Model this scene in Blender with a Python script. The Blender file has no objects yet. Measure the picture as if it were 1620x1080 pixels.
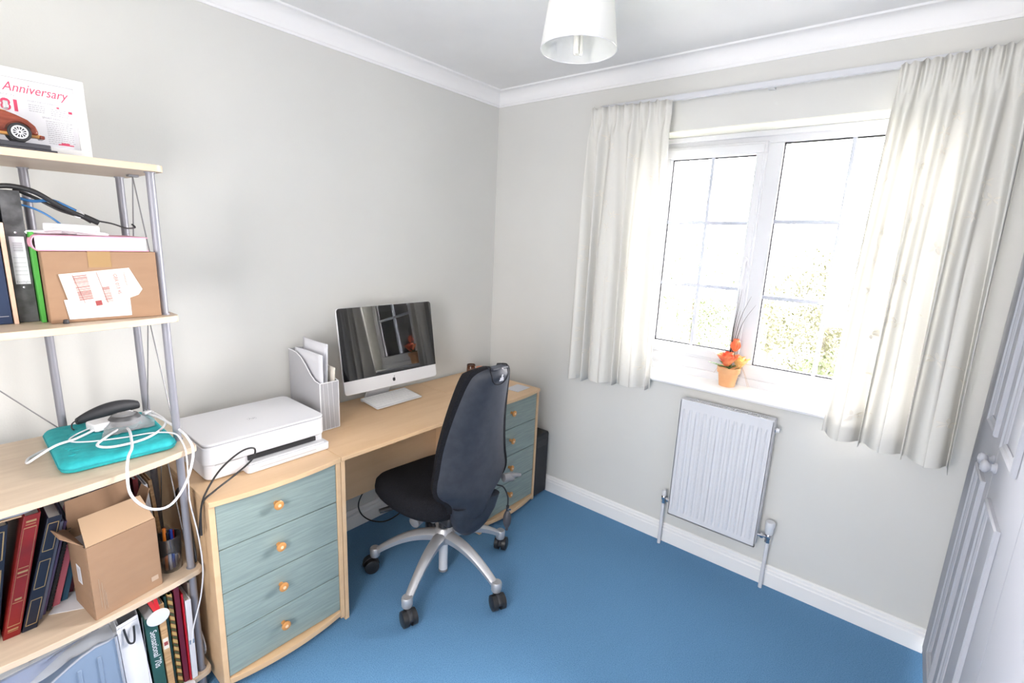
import bpy, bmesh, math, random
from mathutils import Vector, Matrix, noise
random.seed(7)
S = bpy.context.scene
C = S.collection
PI = math.pi
# ------------------------------------------------------------------ camera
CAM = Vector((-2.4161, -2.1451, 1.5786))
yaw, pit, rol, FPX = 0.6815, -0.20836, 0.04479, 768.56
Fw = Vector((math.cos(pit)*math.cos(yaw), math.cos(pit)*math.sin(yaw), math.sin(pit)))
rt = Vector((math.sin(yaw), -math.cos(yaw), 0)); up = rt.cross(Fw)
Rt = math.cos(rol)*rt + math.sin(rol)*up
Up = -math.sin(rol)*rt + math.cos(rol)*up
cd = bpy.data.cameras.new('camera'); cam = bpy.data.objects.new('camera', cd); C.objects.link(cam)
cd.sensor_width = 36; cd.lens = FPX*36/1620; cd.clip_start = .02
cam.matrix_world = Matrix(((Rt.x, Up.x, -Fw.x, CAM.x), (Rt.y, Up.y, -Fw.y, CAM.y), (Rt.z, Up.z, -Fw.z, CAM.z), (0, 0, 0, 1)))
S.camera = cam
S.view_settings.view_transform = 'Standard'; S.view_settings.look = 'None'
S.view_settings.gamma = 1; S.view_settings.use_curve_mapping = False
S.view_settings.exposure = 1.34
# ------------------------------------------------------------------ daylight
W = bpy.data.worlds.new('sky'); S.world = W; W.use_nodes = True
bg = W.node_tree.nodes['Background']
# bright open sky on the window side (+x), dim fill light added on the house side (-x)
wt = W.node_tree; tcw = wt.nodes.new('ShaderNodeTexCoord'); sx_ = wt.nodes.new('ShaderNodeSeparateXYZ'); mr = wt.nodes.new('ShaderNodeMapRange')
wt.links.new(tcw.outputs['Generated'], sx_.inputs[0]); wt.links.new(sx_.outputs[0], mr.inputs[0]); wt.links.new(mr.outputs[0], bg.inputs[1])
for i_, v_ in ((1, -.05), (2, .05), (3, 7.6), (4, 34.0)): mr.inputs[i_].default_value = v_
bg.inputs[0].default_value = (1.0, 0.965, 0.955, 1)
def area(name, loc, rot, sx, sy, power=0, portal=False, col=(1, 1, 1)):
    l = bpy.data.lights.new(name, 'AREA'); l.shape = 'RECTANGLE'; l.size = sx; l.size_y = sy; l.energy = power; l.color = col
    o = bpy.data.objects.new(name, l); C.objects.link(o); o.location = loc; o.rotation_euler = rot
    if portal: l.cycles.is_portal = True
    return o
area('window_daylight_portal', (.20, -1.59, 1.515), (0, PI/2, 0), 1.17, 1.16, portal=True)

# ------------------------------------------------------------------ materials
def mat(name, col, rough=.5, metal=0, spec=.5, **k):
    m = bpy.data.materials.new(name); m.use_nodes = True
    b = m.node_tree.nodes['Principled BSDF']
    b.inputs['Base Color'].default_value = (*col, 1); b.inputs['Roughness'].default_value = rough
    b.inputs['Metallic'].default_value = metal; b.inputs['Specular IOR Level'].default_value = spec
    for kk, v in k.items(): b.inputs[kk].default_value = v
    return m
def nd(m, t): return m.node_tree.nodes.new(t)
def lk(m, a, b): m.node_tree.links.new(a, b)
def noisy(m, c1, c2, scale=(1, 1, 1), ns=5, bump=0, detail=3, bscale=None, p0=.35, p1=.65):
    b = m.node_tree.nodes['Principled BSDF']
    tc = nd(m, 'ShaderNodeTexCoord'); mp = nd(m, 'ShaderNodeMapping'); mp.inputs['Scale'].default_value = scale
    n = nd(m, 'ShaderNodeTexNoise'); n.inputs['Scale'].default_value = ns; n.inputs['Detail'].default_value = detail
    r = nd(m, 'ShaderNodeValToRGB'); r.color_ramp.elements[0].color = (*c1, 1); r.color_ramp.elements[1].color = (*c2, 1)
    r.color_ramp.elements[0].position = p0; r.color_ramp.elements[1].position = p1
    lk(m, tc.outputs['Object'], mp.inputs[0]); lk(m, mp.outputs[0], n.inputs['Vector']); lk(m, n.outputs[0], r.inputs[0]); lk(m, r.outputs[0], b.inputs['Base Color'])
    if bump:
        n2 = n
        if bscale:
            n2 = nd(m, 'ShaderNodeTexNoise'); n2.inputs['Scale'].default_value = bscale; lk(m, mp.outputs[0], n2.inputs['Vector'])
        bp = nd(m, 'ShaderNodeBump'); bp.inputs['Strength'].default_value = bump; bp.inputs['Distance'].default_value = .004
        lk(m, n2.outputs[0], bp.inputs['Height']); lk(m, bp.outputs[0], b.inputs['Normal'])
    return m
def glassy(name, col=(1, 1, 1), gl=.06, rough=0.0, dens=0.0, dcol=(1, 1, 1)):
    # clear thin pane/film: mostly transparent, a little mirror, optional milky diffuse
    m = bpy.data.materials.new(name); m.use_nodes = True; t = m.node_tree; t.nodes.clear()
    o = t.nodes.new('ShaderNodeOutputMaterial'); tr = t.nodes.new('ShaderNodeBsdfTransparent'); tr.inputs[0].default_value = (*col, 1)
    g = t.nodes.new('ShaderNodeBsdfGlossy'); g.inputs['Roughness'].default_value = rough
    fr = t.nodes.new('ShaderNodeFresnel'); fr.inputs[0].default_value = 1.45
    mx = t.nodes.new('ShaderNodeMixShader')
    t.links.new(fr.outputs[0], mx.inputs[0]); t.links.new(tr.outputs[0], mx.inputs[1]); t.links.new(g.outputs[0], mx.inputs[2])
    last = mx.outputs[0]
    if dens:
        d = t.nodes.new('ShaderNodeBsdfDiffuse'); d.inputs[0].default_value = (*dcol, 1); m2 = t.nodes.new('ShaderNodeMixShader'); m2.inputs[0].default_value = dens
        t.links.new(last, m2.inputs[1]); t.links.new(d.outputs[0], m2.inputs[2]); last = m2.outputs[0]
    t.links.new(last, o.inputs[0]); return m
def cloth(name, col, trans=.45, scale=1):
    m = bpy.data.materials.new(name); m.use_nodes = True; t = m.node_tree; t.nodes.clear()
    o = t.nodes.new('ShaderNodeOutputMaterial'); d = t.nodes.new('ShaderNodeBsdfDiffuse'); tl = t.nodes.new('ShaderNodeBsdfTranslucent')
    d.inputs[0].default_value = (*col, 1); tl.inputs[0].default_value = (*col, 1)
    mx = t.nodes.new('ShaderNodeMixShader'); mx.inputs[0].default_value = trans
    tc = t.nodes.new('ShaderNodeTexCoord'); mp = t.nodes.new('ShaderNodeMapping'); mp.inputs['Scale'].default_value = (60, 60, 900)
    n = t.nodes.new('ShaderNodeTexNoise'); n.inputs['Scale'].default_value = 1; bp = t.nodes.new('ShaderNodeBump'); bp.inputs['Strength'].default_value = .15; bp.inputs['Distance'].default_value = .002
    t.links.new(tc.outputs['Object'], mp.inputs[0]); t.links.new(mp.outputs[0], n.inputs['Vector']); t.links.new(n.outputs[0], bp.inputs['Height'])
    t.links.new(bp.outputs[0], d.inputs['Normal'])
    t.links.new(d.outputs[0], mx.inputs[1]); t.links.new(tl.outputs[0], mx.inputs[2]); t.links.new(mx.outputs[0], o.inputs[0]); return m

M = {}
M['wall'] = noisy(mat('wall_paint', (.6, .61, .575), .9), (.635, .635, .615), (.655, .655, .635), ns=2.0, bump=.05, bscale=180)
M['ceil'] = noisy(mat('ceiling_paint', (.82, .82, .82), .9), (.80, .80, .80), (.84, .84, .84), ns=3, bump=.35, bscale=14, detail=5)
M['gloss'] = mat('white_gloss_paint', (.68, .69, .73), .4, spec=.35)
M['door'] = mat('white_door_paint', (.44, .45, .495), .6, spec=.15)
M['trimw'] = mat('white_trim_paint', (.84, .84, .845), .45)
M['cove'] = mat('cove_paint', (.84, .84, .85), .8)
M['upvc'] = mat('white_upvc', (.62, .63, .665), .35, spec=.2)
M['carpet'] = noisy(mat('blue_carpet', (.05, .2, .4), 1, spec=.1), (.082, .205, .375), (.165, .335, .55), ns=260, bump=.9, detail=2, p0=.25, p1=.75)
M['gasket'] = mat('dark_rubber_gasket', (.03, .03, .035), .7)
M['glass'] = glassy('window_glass')
wood_c1, wood_c2 = (.66, .44, .255), (.71, .49, .295)
M['wood'] = noisy(mat('light_beech_laminate', wood_c1, .38), wood_c1, wood_c2, scale=(1.2, 9, 9), ns=2.2, detail=3)
M['shelfwood'] = noisy(mat('pale_maple_laminate', (.7, .58, .44), .4), (.54, .42, .31), (.60, .48, .36), scale=(2, 16, 16), ns=3, detail=4)
M['shelfedge'] = noisy(mat('pale_shelf_edging', (.78, .68, .54), .5), (.60, .50, .39), (.68, .59, .47), scale=(3, 20, 20), ns=3)
M['green'] = noisy(mat('sage_green_laminate', (.35, .5, .47), .45), (.225, .285, .27), (.285, .35, .325), scale=(3, 30, 45), ns=3, detail=6)
M['knob'] = mat('orange_pine_knob', (.60, .27, .08), .35)
M['knobdot'] = mat('pale_knob_centre', (.85, .6, .38), .35)
M['dark'] = mat('dark_gap', (.02, .02, .022), .6)
M['black'] = mat('black_plastic', (.018, .018, .02), .4)
M['blackm'] = mat('matt_black_plastic', (.022, .023, .028), .6)
M['shell'] = noisy(mat('charcoal_chair_shell', (.04, .045, .06), .55, spec=.35), (.022, .026, .037), (.030, .034, .046), ns=30, bump=.25, bscale=500)
M['fabric'] = noisy(mat('black_wool_fabric', (.012, .012, .015), .95, spec=.15), (.008, .008, .010), (.016, .016, .020), ns=300, bump=.4)
M['alu'] = mat('silver_painted_metal', (.52, .52, .54), .38, metal=.55)
M['greyplastic'] = mat('grey_plastic', (.22, .22, .24), .45)
M['pump'] = mat('dark_grey_rubber_bulb', (.055, .055, .065), .5)
M['knobgrey'] = mat('silver_grey_knob', (.17, .17, .18), .5, spec=.3)
M['midgrey'] = mat('mid_grey_plastic', (.45, .45, .46), .4)
M['pole'] = mat('grey_metal_pole', (.25, .25, .285), .45, metal=.25)
M['rod'] = mat('thin_grey_rod', (.22, .22, .23), .45, metal=.3)
M['white'] = mat('white_plastic', (.70, .70, .73), .3)
M['lidwhite'] = mat('satin_white_lid', (.72, .72, .75), .35)
M['framew'] = mat('white_frame_paint', (.66, .66, .67), .4)
M['georgian'] = mat('grey_white_glazing_bar', (.40, .42, .49), .5, spec=.2)
M['sillw'] = mat('white_sill_paint', (.86, .86, .87), .35)
M['tray'] = mat('pale_grey_plastic', (.62, .62, .64), .4)
M['paper'] = mat('white_paper', (.66, .66, .70), .8)
M['cream'] = mat('cream_paper', (.66, .61, .54), .8)
M['ink'] = mat('black_ink', (.03, .03, .035), .7)
M['greyink'] = mat('grey_ink', (.33, .33, .36), .7)
M['redink'] = mat('raspberry_ink', (.55, .05, .12), .6)
M['silverink'] = mat('silver_mark', (.42, .42, .46), .4, metal=.3)
M['alum'] = mat('brushed_aluminium', (.74, .74, .76), .35, metal=.25)
M['screen'] = mat('glossy_black_screen', (.004, .004, .005), .02, spec=.9)
M['bezel'] = mat('glossy_black_bezel', (.012, .012, .014), .02, spec=.9)
M['lensblack'] = M['bezel']
M['key'] = mat('white_keycap', (.86, .86, .87), .5)
M['mesh'] = glassy('white_wire_mesh', dens=.62, dcol=(.60, .60, .63))
M['wire'] = mat('white_wire', (.8, .8, .82), .4)
M['amber'] = mat('amber_brown_glass', (.07, .022, .008), .12, spec=.8)
M['copper'] = mat('copper_lid', (.75, .36, .24), .3, metal=.6)
M['terra'] = noisy(mat('terracotta', (.55, .2, .07), .8), (.66, .33, .15), (.74, .42, .22), ns=8)
M['leaf'] = mat('silk_leaf', (.10, .22, .06), .6)
M['petal'] = noisy(mat('orange_red_petal', (.8, .12, .02), .6), (.78, .09, .035), (.92, .30, .12), ns=30)
M['petaly'] = noisy(mat('yellow_orange_petal', (.8, .4, .08), .6), (.85, .45, .12), (.92, .65, .28), ns=30)
M['twig'] = mat('dark_grass_stem', (.02, .022, .02), .7)
M['curtain'] = cloth('cream_curtain_cloth', (.82, .81, .775), .22)
M['embroid'] = cloth('embroidery_thread', (.86, .83, .77), .1)
M['shade'] = cloth('white_lampshade', (.95, .95, .95), .45)
M['card'] = noisy(mat('brown_cardboard', (.45, .28, .15), .85), (.27, .16, .095), (.29, .175, .105), scale=(3, 3, 9), ns=4)
M['cardin'] = mat('light_cardboard_inside', (.40, .27, .17), .85)
M['tape'] = mat('brown_parcel_tape', (.32, .20, .09), .25)
M['maroon'] = mat('maroon_ink', (.28, .05, .05), .7)
M['navy'] = mat('navy_cloth_board', (.012, .03, .085), .5)
M['navy2'] = mat('dark_navy_leather', (.004, .007, .020), .4)
M['red'] = noisy(mat('red_leather', (.35, .015, .012), .4), (.15, .004, .004), (.19, .007, .006), ns=20)
M['gold'] = mat('gold_tooling', (.36, .25, .12), .4, metal=.4)
M['marble'] = noisy(mat('black_marbled_card', (.05, .05, .052), .55), (.03, .03, .032), (.10, .10, .105), ns=30, detail=8)
M['greenb'] = mat('green_book_cloth', (.06, .34, .045), .5)
M['peach'] = mat('peach_folder', (.74, .50, .37), .6)
M['pink'] = mat('pink_cover', (.72, .33, .44), .5)
M['pinkd'] = mat('pink_notebook', (.48, .11, .15), .5)
M['blue'] = mat('blue_cable', (.03, .14, .34), .4)
M['teal'] = noisy(mat('teal_neoprene', (.01, .42, .45), .75), (.010, .31, .34), (.016, .38, .41), ns=40, bump=.5, bscale=45)
M['steel'] = mat('bright_steel', (.7, .7, .72), .2, metal=1)
M['chrome'] = mat('chrome_fitting', (.62, .62, .65), .15, metal=1)
M['tan'] = noisy(mat('tan_wood_print', (.45, .27, .12), .6), (.35, .2, .09), (.52, .33, .17), scale=(1, 1, 8), ns=14)
M['dkgreen'] = mat('dark_green_spine', (.02, .075, .065), .4)
M['burg'] = mat('burgundy_cover', (.13, .008, .025), .4)
M['silvergrey'] = mat('pale_blue_grey_plastic', (.20, .26, .36), .4)
M['bluef'] = mat('bright_blue_folder', (.01, .14, .46), .5)
M['film'] = glassy('clear_plastic_film', gl=.2, rough=.12, dens=.3, dcol=(.75, .76, .8))
M['clear'] = glassy('clear_plastic_cup', col=(.9, .9, .92), rough=.05, dens=.03, dcol=(.7, .7, .75))
M['ribbon'] = mat('red_ribbon', (.45, .004, .012), .35)
M['orange'] = mat('orange_pen', (.8, .22, .02), .35)
M['bluepen'] = mat('blue_pen', (.02, .06, .4), .35)
M['carwood'] = noisy(mat('red_brown_wood', (.2, .045, .02), .25), (.13, .022, .012), (.27, .06, .03), scale=(2, 12, 12), ns=5)
M['carwood2'] = mat('honey_wood', (.55, .27, .08), .3)
M['plinth'] = mat('slate_grey_plinth', (.045, .045, .055), .3)
M['tyre'] = mat('black_tyre', (.012, .012, .014), .6)
M['greybag'] = mat('grey_polythene', (.34, .36, .42), .35)
M['stripe'] = None

# ------------------------------------------------------------------ builders
ROOT = {}
def prop(o, label=None, cat=None, group=None, kind=None):
    if label: o['label'] = label
    if cat: o['category'] = cat
    if group: o['group'] = group
    if kind: o['kind'] = kind
    return o
def thing(name, label, cat, loc=(0, 0, 0), rotz=0, group=None):
    o = bpy.data.objects.new(name, None); C.objects.link(o); o.empty_display_size = .05
    o.location = loc; o.rotation_euler = (0, 0, rotz); prop(o, label, cat, group)
    ROOT[o] = Matrix.Translation(loc) @ Matrix.Rotation(rotz, 4, 'Z'); return o
def dup(root, delta, label, group=None, rotz=None):
    def cp(o, parent):
        c = o.copy(); C.objects.link(c)
        if parent: c.parent = parent
        for ch in list(o.children): cp(ch, c)
        return c
    r = cp(root, None); r.location = Vector(root.location) + Vector(delta)
    if rotz is not None: r.rotation_euler = (0, 0, rotz)
    r['label'] = label
    if group: r['group'] = group
    return r
def frame(o, xd, yd):
    xd = Vector(xd).normalized(); yd = Vector(yd); yd = (yd - xd*yd.dot(xd)).normalized(); zd = xd.cross(yd)
    return Matrix(((xd.x, yd.x, zd.x, o[0]), (xd.y, yd.y, zd.y, o[1]), (xd.z, yd.z, zd.z, o[2]), (0, 0, 0, 1)))
class MB:
    def __init__(s): s.b = bmesh.new()
    def face(s, ps):
        try: return s.b.faces.new([s.b.verts.new(p) for p in ps])
        except Exception: return None
    def box(s, x0, x1, y0, y1, z0, z1, m=None):
        P = [Vector((x, y, z)) for z in (z0, z1) for y in (y0, y1) for x in (x0, x1)]
        if m is not None: P = [m @ p for p in P]
        v = [s.b.verts.new(p) for p in P]
        for f in ((0, 2, 3, 1), (4, 5, 7, 6), (0, 1, 5, 4), (2, 6, 7, 3), (0, 4, 6, 2), (1, 3, 7, 5)): s.b.faces.new([v[i] for i in f])
        return s
    def hexa(s, bot, top):
        v = [s.b.verts.new(p) for p in bot] + [s.b.verts.new(p) for p in top]
        for f in ((3, 2, 1, 0), (4, 5, 6, 7), (0, 1, 5, 4), (1, 2, 6, 5), (2, 3, 7, 6), (3, 0, 4, 7)): s.b.faces.new([v[i] for i in f])
        return s
    def loft(s, rings, cap=True, closed=True):
        vr = [[s.b.verts.new(p) for p in r] for r in rings]; n = len(vr[0])
        for a, b in zip(vr, vr[1:]):
            for i in range(n if closed else n-1):
                try: s.b.faces.new((a[i], a[(i+1) % n], b[(i+1) % n], b[i]))
                except Exception: pass
        if cap:
            for r in (vr[0][::-1], vr[-1]):
                try: s.b.faces.new(r)
                except Exception: pass
        return s
    def cyl(s, p0, p1, r0, r1=None, n=20, cap=True):
        p0 = Vector(p0); p1 = Vector(p1); r1 = r0 if r1 is None else r1; d = (p1-p0).normalized()
        a = d.orthogonal().normalized(); b = d.cross(a)
        return s.loft([[p + (a*math.cos(2*PI*i/n) + b*math.sin(2*PI*i/n))*r for i in range(n)] for p, r in ((p0, r0), (p1, r1))], cap)
    def lathe(s, prof, o=(0, 0, 0), n=32, m=None, cap=True):
        m = m or Matrix.Translation(o)
        return s.loft([[m @ Vector((r*math.cos(2*PI*i/n), r*math.sin(2*PI*i/n), z)) for i in range(n)] for r, z in prof], cap)
    def prism(s, poly, z0, z1, m=None):
        m = m or Matrix.Identity(4)
        return s.loft([[m @ Vector((p[0], p[1], z)) for p in poly] for z in (z0, z1)])
    def tube(s, pts, r, n=8, smooth=True, sub=6):
        P = [Vector(p) for p in pts]
        if smooth and len(P) > 2:
            Q = []
            for i in range(len(P)-1):
                a = P[max(i-1, 0)]; b = P[i]; c = P[i+1]; d = P[min(i+2, len(P)-1)]
                for k in range(sub):
                    t = k/sub; Q.append(.5*((2*b)+(-a+c)*t+(2*a-5*b+4*c-d)*t*t+(-a+3*b-3*c+d)*t**3))
            Q.append(P[-1]); P = Q
        rings = []; up_ = None
        for i, p in enumerate(P):
            d = (P[min(i+1, len(P)-1)] - P[max(i-1, 0)])
            if d.length < 1e-9: d = Vector((0, 0, 1))
            d.normalize()
            if up_ is None: up_ = d.orthogonal().normalized()
            up_ = (up_ - d*up_.dot(d))
            up_ = up_.normalized() if up_.length > 1e-6 else d.orthogonal().normalized()
            b = d.cross(up_); rr = r(i/(len(P)-1)) if callable(r) else r
            rings.append([p + (up_*math.cos(2*PI*k/n) + b*math.sin(2*PI*k/n))*rr for k in range(n)])
        return s.loft(rings)
    def grid(s, fn, nu, nv, closed_u=False):
        V = [[s.b.verts.new(fn(i/nu, j/nv)) for j in range(nv+1)] for i in range(nu+(0 if closed_u else 1))]
        for i in range(nu):
            for j in range(nv): s.b.faces.new((V[i][j], V[(i+1) % len(V)][j], V[(i+1) % len(V)][j+1], V[i][j+1]))
        return s
    def addmesh(s, me, m):
        n0 = len(s.b.verts); s.b.from_mesh(me); s.b.verts.ensure_lookup_table()
        for v in s.b.verts[n0:]: v.co = m @ v.co
        return s
    def build(s, name, m, parent=None, smooth=False, bevel=0, local=False, sub=0, solid=0, auto=40, seg=2, normals=True):
        if normals: bmesh.ops.recalc_face_normals(s.b, faces=s.b.faces)
        root = parent
        while root is not None and root.parent is not None: root = root.parent
        if root is not None and not local and root in ROOT: s.b.transform(ROOT[root].inverted())
        me = bpy.data.meshes.new(name); s.b.to_mesh(me); s.b.free()
        o = bpy.data.objects.new(name, me); C.objects.link(o); me.materials.append(m)
        if parent is not None: o.parent = parent
        if smooth:
            for p in me.polygons: p.use_smooth = True
            try: me.set_sharp_from_angle(angle=math.radians(auto))
            except Exception: pass
        if sub:
            q = o.modifiers.new('sub', 'SUBSURF'); q.levels = sub; q.render_levels = sub
        if solid:
            q = o.modifiers.new('solid', 'SOLIDIFY'); q.thickness = solid; q.offset = 0
        if bevel:
            q = o.modifiers.new('bev', 'BEVEL'); q.width = bevel; q.segments = seg; q.limit_method = 'ANGLE'; q.angle_limit = math.radians(35)
            for p in me.polygons: p.use_smooth = True
            try: me.set_sharp_from_angle(angle=math.radians(35))
            except Exception: pass
            q.harden_normals = False
        return o
def tag(o, label, cat, group=None): return prop(o, label, cat, group)
def struct(o): o['kind'] = 'structure'; return o
def text_into(mb, body, size, m, shear=0, ext=.0003, sx=1, bold=0, align='LEFT'):
    cu = bpy.data.curves.new('t', 'FONT'); cu.body = body; cu.size = size; cu.extrude = ext; cu.shear = shear; cu.offset = bold; cu.align_x = align
    cu.resolution_u = 3
    ob = bpy.data.objects.new('t', cu); C.objects.link(ob)
    dg = bpy.context.evaluated_depsgraph_get(); me = bpy.data.meshes.new_from_object(ob.evaluated_get(dg))
    bpy.data.objects.remove(ob); bpy.data.curves.remove(cu)
    mb.addmesh(me, m @ Matrix.Diagonal((sx, 1, 1, 1))); bpy.data.meshes.remove(me)
def rrect(x0, x1, y0, y1, r, n=5):
    P = []
    for cx, cy, a in ((x1-r, y1-r, 0), (x0+r, y1-r, 90), (x0+r, y0+r, 180), (x1-r, y0+r, 270)):
        for k in range(n+1):
            t = math.radians(a+90*k/n); P.append((cx+r*math.cos(t), cy+r*math.sin(t)))
    return P

# ================================================================== ROOM
XL, YR, H = -3.3, -2.42, 2.44          # far left end, wardrobe side, ceiling
struct(MB().box(XL, .0, YR-.02, 0, -.05, 0).build('floor', M['carpet']))
struct(MB().box(XL, .28, YR-.1, .1, H, H+.08).build('ceiling', M['ceil']))
struct(MB().box(XL, .28, 0, .1, -.05, H).build('wall_left', M['wall']))
WY0, WY1, WZ0, WZ1 = -2.18, -1.0, .885, 2.119
b = MB(); b.box(0, .28, YR-.1, 0, -.05, WZ0); b.box(0, .28, YR-.1, 0, WZ1, H); b.box(0, .28, WY1, 0, WZ0, WZ1); b.box(0, .28, YR-.1, WY0, WZ0, WZ1)
struct(b.build('wall_back', M['wall']))
struct(MB().box(XL, -1.75, YR-.1, YR, -.05, H).box(-1.75, 0, YR-.1, YR, 2.1, H).box(-1.75, 0, YR-.1, YR-.06, -.05, 2.1).build('wall_right', M['wall']))
# wall behind the camera, with an unseen opening added to let in fill light
FY0, FY1, FZ0, FZ1 = -2.25, -1.45, .80, 2.1
b = MB(); b.box(XL-.1, XL, YR-.1, FY0, -.05, H); b.box(XL-.1, XL, FY1, .1, -.05, H); b.box(XL-.1, XL, FY0, FY1, -.05, FZ0); b.box(XL-.1, XL, FY0, FY1, FZ1, H)
struct(b.build('wall_front', M['wall']))
area('fill_opening_portal', (XL-.05, (FY0+FY1)/2, (FZ0+FZ1)/2), (0, -PI/2, 0), FZ1-FZ0, FY1-FY0, portal=True)
# coving & skirting: profile swept along the plan with mitres
def sweep(name, prof, path, m, smooth=True):
    b = MB(); rings = []
    for i, p in enumerate(path):
        p = Vector(p)
        d0 = (p - Vector(path[i-1])).normalized() if i else None
        d1 = (Vector(path[i+1]) - p).normalized() if i < len(path)-1 else None
        n0 = Vector((d0.y, -d0.x)) if d0 else None; n1 = Vector((d1.y, -d1.x)) if d1 else None
        if n0 is None: off = n1
        elif n1 is None: off = n0
        else: off = (n0+n1)/(1+n0.dot(n1))
        rings.append([Vector((p.x+off.x*u, p.y+off.y*u, z)) for u, z in prof])
    b.loft(rings); return struct(b.build(name, m, smooth=smooth, auto=25))
cz0, cz1, cw = 2.361, 2.44, .074
prof = [(0, cz0), (.006, cz0), (.008, cz0+.008)]
for k in range(9):
    t = k/8*PI/2; prof.append((.012+(cw-.024)*(1-math.cos(t)), cz0+.012+(cz1-cz0-.020)*math.sin(t)))
prof += [(cw-.010, cz1-.008), (cw-.003, cz1-.007), (cw, cz1-.002), (cw, cz1), (0, cz1)]
sweep('trim_1', prof, [(XL, 0), (0, 0), (0, YR), (XL, YR)], M['cove'])
sk = [(0, 0), (.018, 0), (.018, .066), (.0165, .069), (.0145, .071), (.0165, .073), (.0165, .083), (.0125, .0865), (.0105, .088), (.012, .09), (.011, .099), (.007, .103), (0, .103)]
sweep('baseboard_left', sk, [(XL, 0), (-.0, 0)], M['trimw'])
sweep('baseboard_back', sk, [(0, 0), (0, YR+.0)], M['trimw'])

# ---- window
b = MB()   # white reveal lining
b.box(-.001, .15, WY0-.0, WY1, WZ1-.004, WZ1); b.box(-.001, .15, WY1-.006, WY1, WZ0, WZ1); b.box(-.001, .15, WY0, WY0+.006, WZ0, WZ1)
struct(b.build('trim_2', mat('white_reveal_warm_bounce', (.80, .80, .72), .6)))  # cream tint puts warm reflected light into the white paint
win = struct(bpy.data.objects.new('window_1', None)); C.objects.link(win); win.location = (.15, -1.59, .91); ROOT[win] = Matrix.Translation((.15, -1.59, .91))
fx0, fx1 = .148, .215
gy0, gy1, gz0, gz1 = -2.12, -1.595, 1.017, 2.058
b = MB()
b.box(fx0, fx1, WY0, WY1, gz1, 2.115); b.box(fx0, fx1, WY0, WY1, .905, gz0)
b.box(fx0, fx1, WY0, gy0, gz0, gz1); b.box(fx0, fx1, gy1, -1.525, gz0, gz1); b.box(fx0, fx1, -1.045, WY1, gz0, gz1)
b.box(fx0-.012, fx0, WY0, WY1, 2.088, 2.115); b.box(fx0-.012, fx0, WY0, WY1, .905, .95)
b.build('window_frame', M['upvc'], win, bevel=.004)
b = MB()  # opening sash: stepped profile
for (x0, o) in ((.128, 0), (.122, .010)):
    a0, a1, c0, c1 = -1.532+o, -1.038-o, 1.012+o, 2.066-o
    i0, i1, j0, j1 = -1.487-o*.3, -1.083+o*.3, 1.066-o*.3, 2.012+o*.3
    b.box(x0, .2, a0, a1, j1, c1); b.box(x0, .2, a0, a1, c0, j0); b.box(x0, .2, a0, i0, j0, j1); b.box(x0, .2, i1, a1, j0, j1)
b.build('casement', M['upvc'], win, bevel=.003)
b = MB(); b.box(.170, .174, gy0-.01, gy1+.01, gz0-.01, gz1+.01); b.build('pane', M['glass'], win)
b = MB(); b.box(.170, .174, -1.495, -1.075, 1.058, 2.02); b.build('pane', M['glass'], win)
b = MB()   # grey glazing gaskets
for (a, c, d, e) in ((gy0, gy1, gz0, gz1), (-1.487, -1.083, 1.066, 2.012)):
    b.box(.160, .168, a, c, d, d+.006); b.box(.160, .168, a, c, e-.006, e); b.box(.160, .168, a, a+.005, d, e); b.box(.160, .168, c-.005, c, d, e)
b.build('glazing_gasket', M['gasket'], win)
b = MB()
for z in (1.356, 1.709): b.box(.158, .190, gy0, gy1, z-.009, z+.009)
for (z0, z1) in ((gz0, 1.347), (1.365, 1.70), (1.718, gz1)): b.box(.158, .190, -1.866, -1.850, z0, z1)
b.build('glazing_bar', M['georgian'], win)
b = MB()
for z in (1.383, 1.70): b.box(.158, .190, -1.487, -1.083, z-.009, z+.009)
for (z0, z1) in ((1.066, 1.374), (1.392, 1.691), (1.709, 2.012)): b.box(.158, .190, -1.293, -1.277, z0, z1)
b.build('glazing_bar', M['georgian'], win)
b = MB(); b.box(.106, .122, -1.522, -1.498, 1.475, 1.585); b.cyl((.112, -1.51, 1.53), (.085, -1.51, 1.53), .011)
b.tube([(.088, -1.51, 1.535), (.082, -1.51, 1.50), (.088, -1.507, 1.46), (.09, -1.503, 1.41)], .009, n=10)
h = b.build('window_handle', M['upvc'], win, smooth=True); b = MB(); b.cyl((.084, -1.51, 1.53), (.0815, -1.51, 1.53), .006); b.build('lock_button', M['greyplastic'], h)
# sill board with a rounded nose
pr = [(.15, .885), (-.035, .885), (-.044, .889), (-.048, .8975), (-.044, .906), (-.035, .910), (.15, .910)]
b = MB(); b.loft([[Vector((x, y, z)) for x, z in pr] for y in (WY1+.05, WY0-.05)])
struct(b.build('trim_3', M['sillw'], smooth=True, auto=30))

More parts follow.
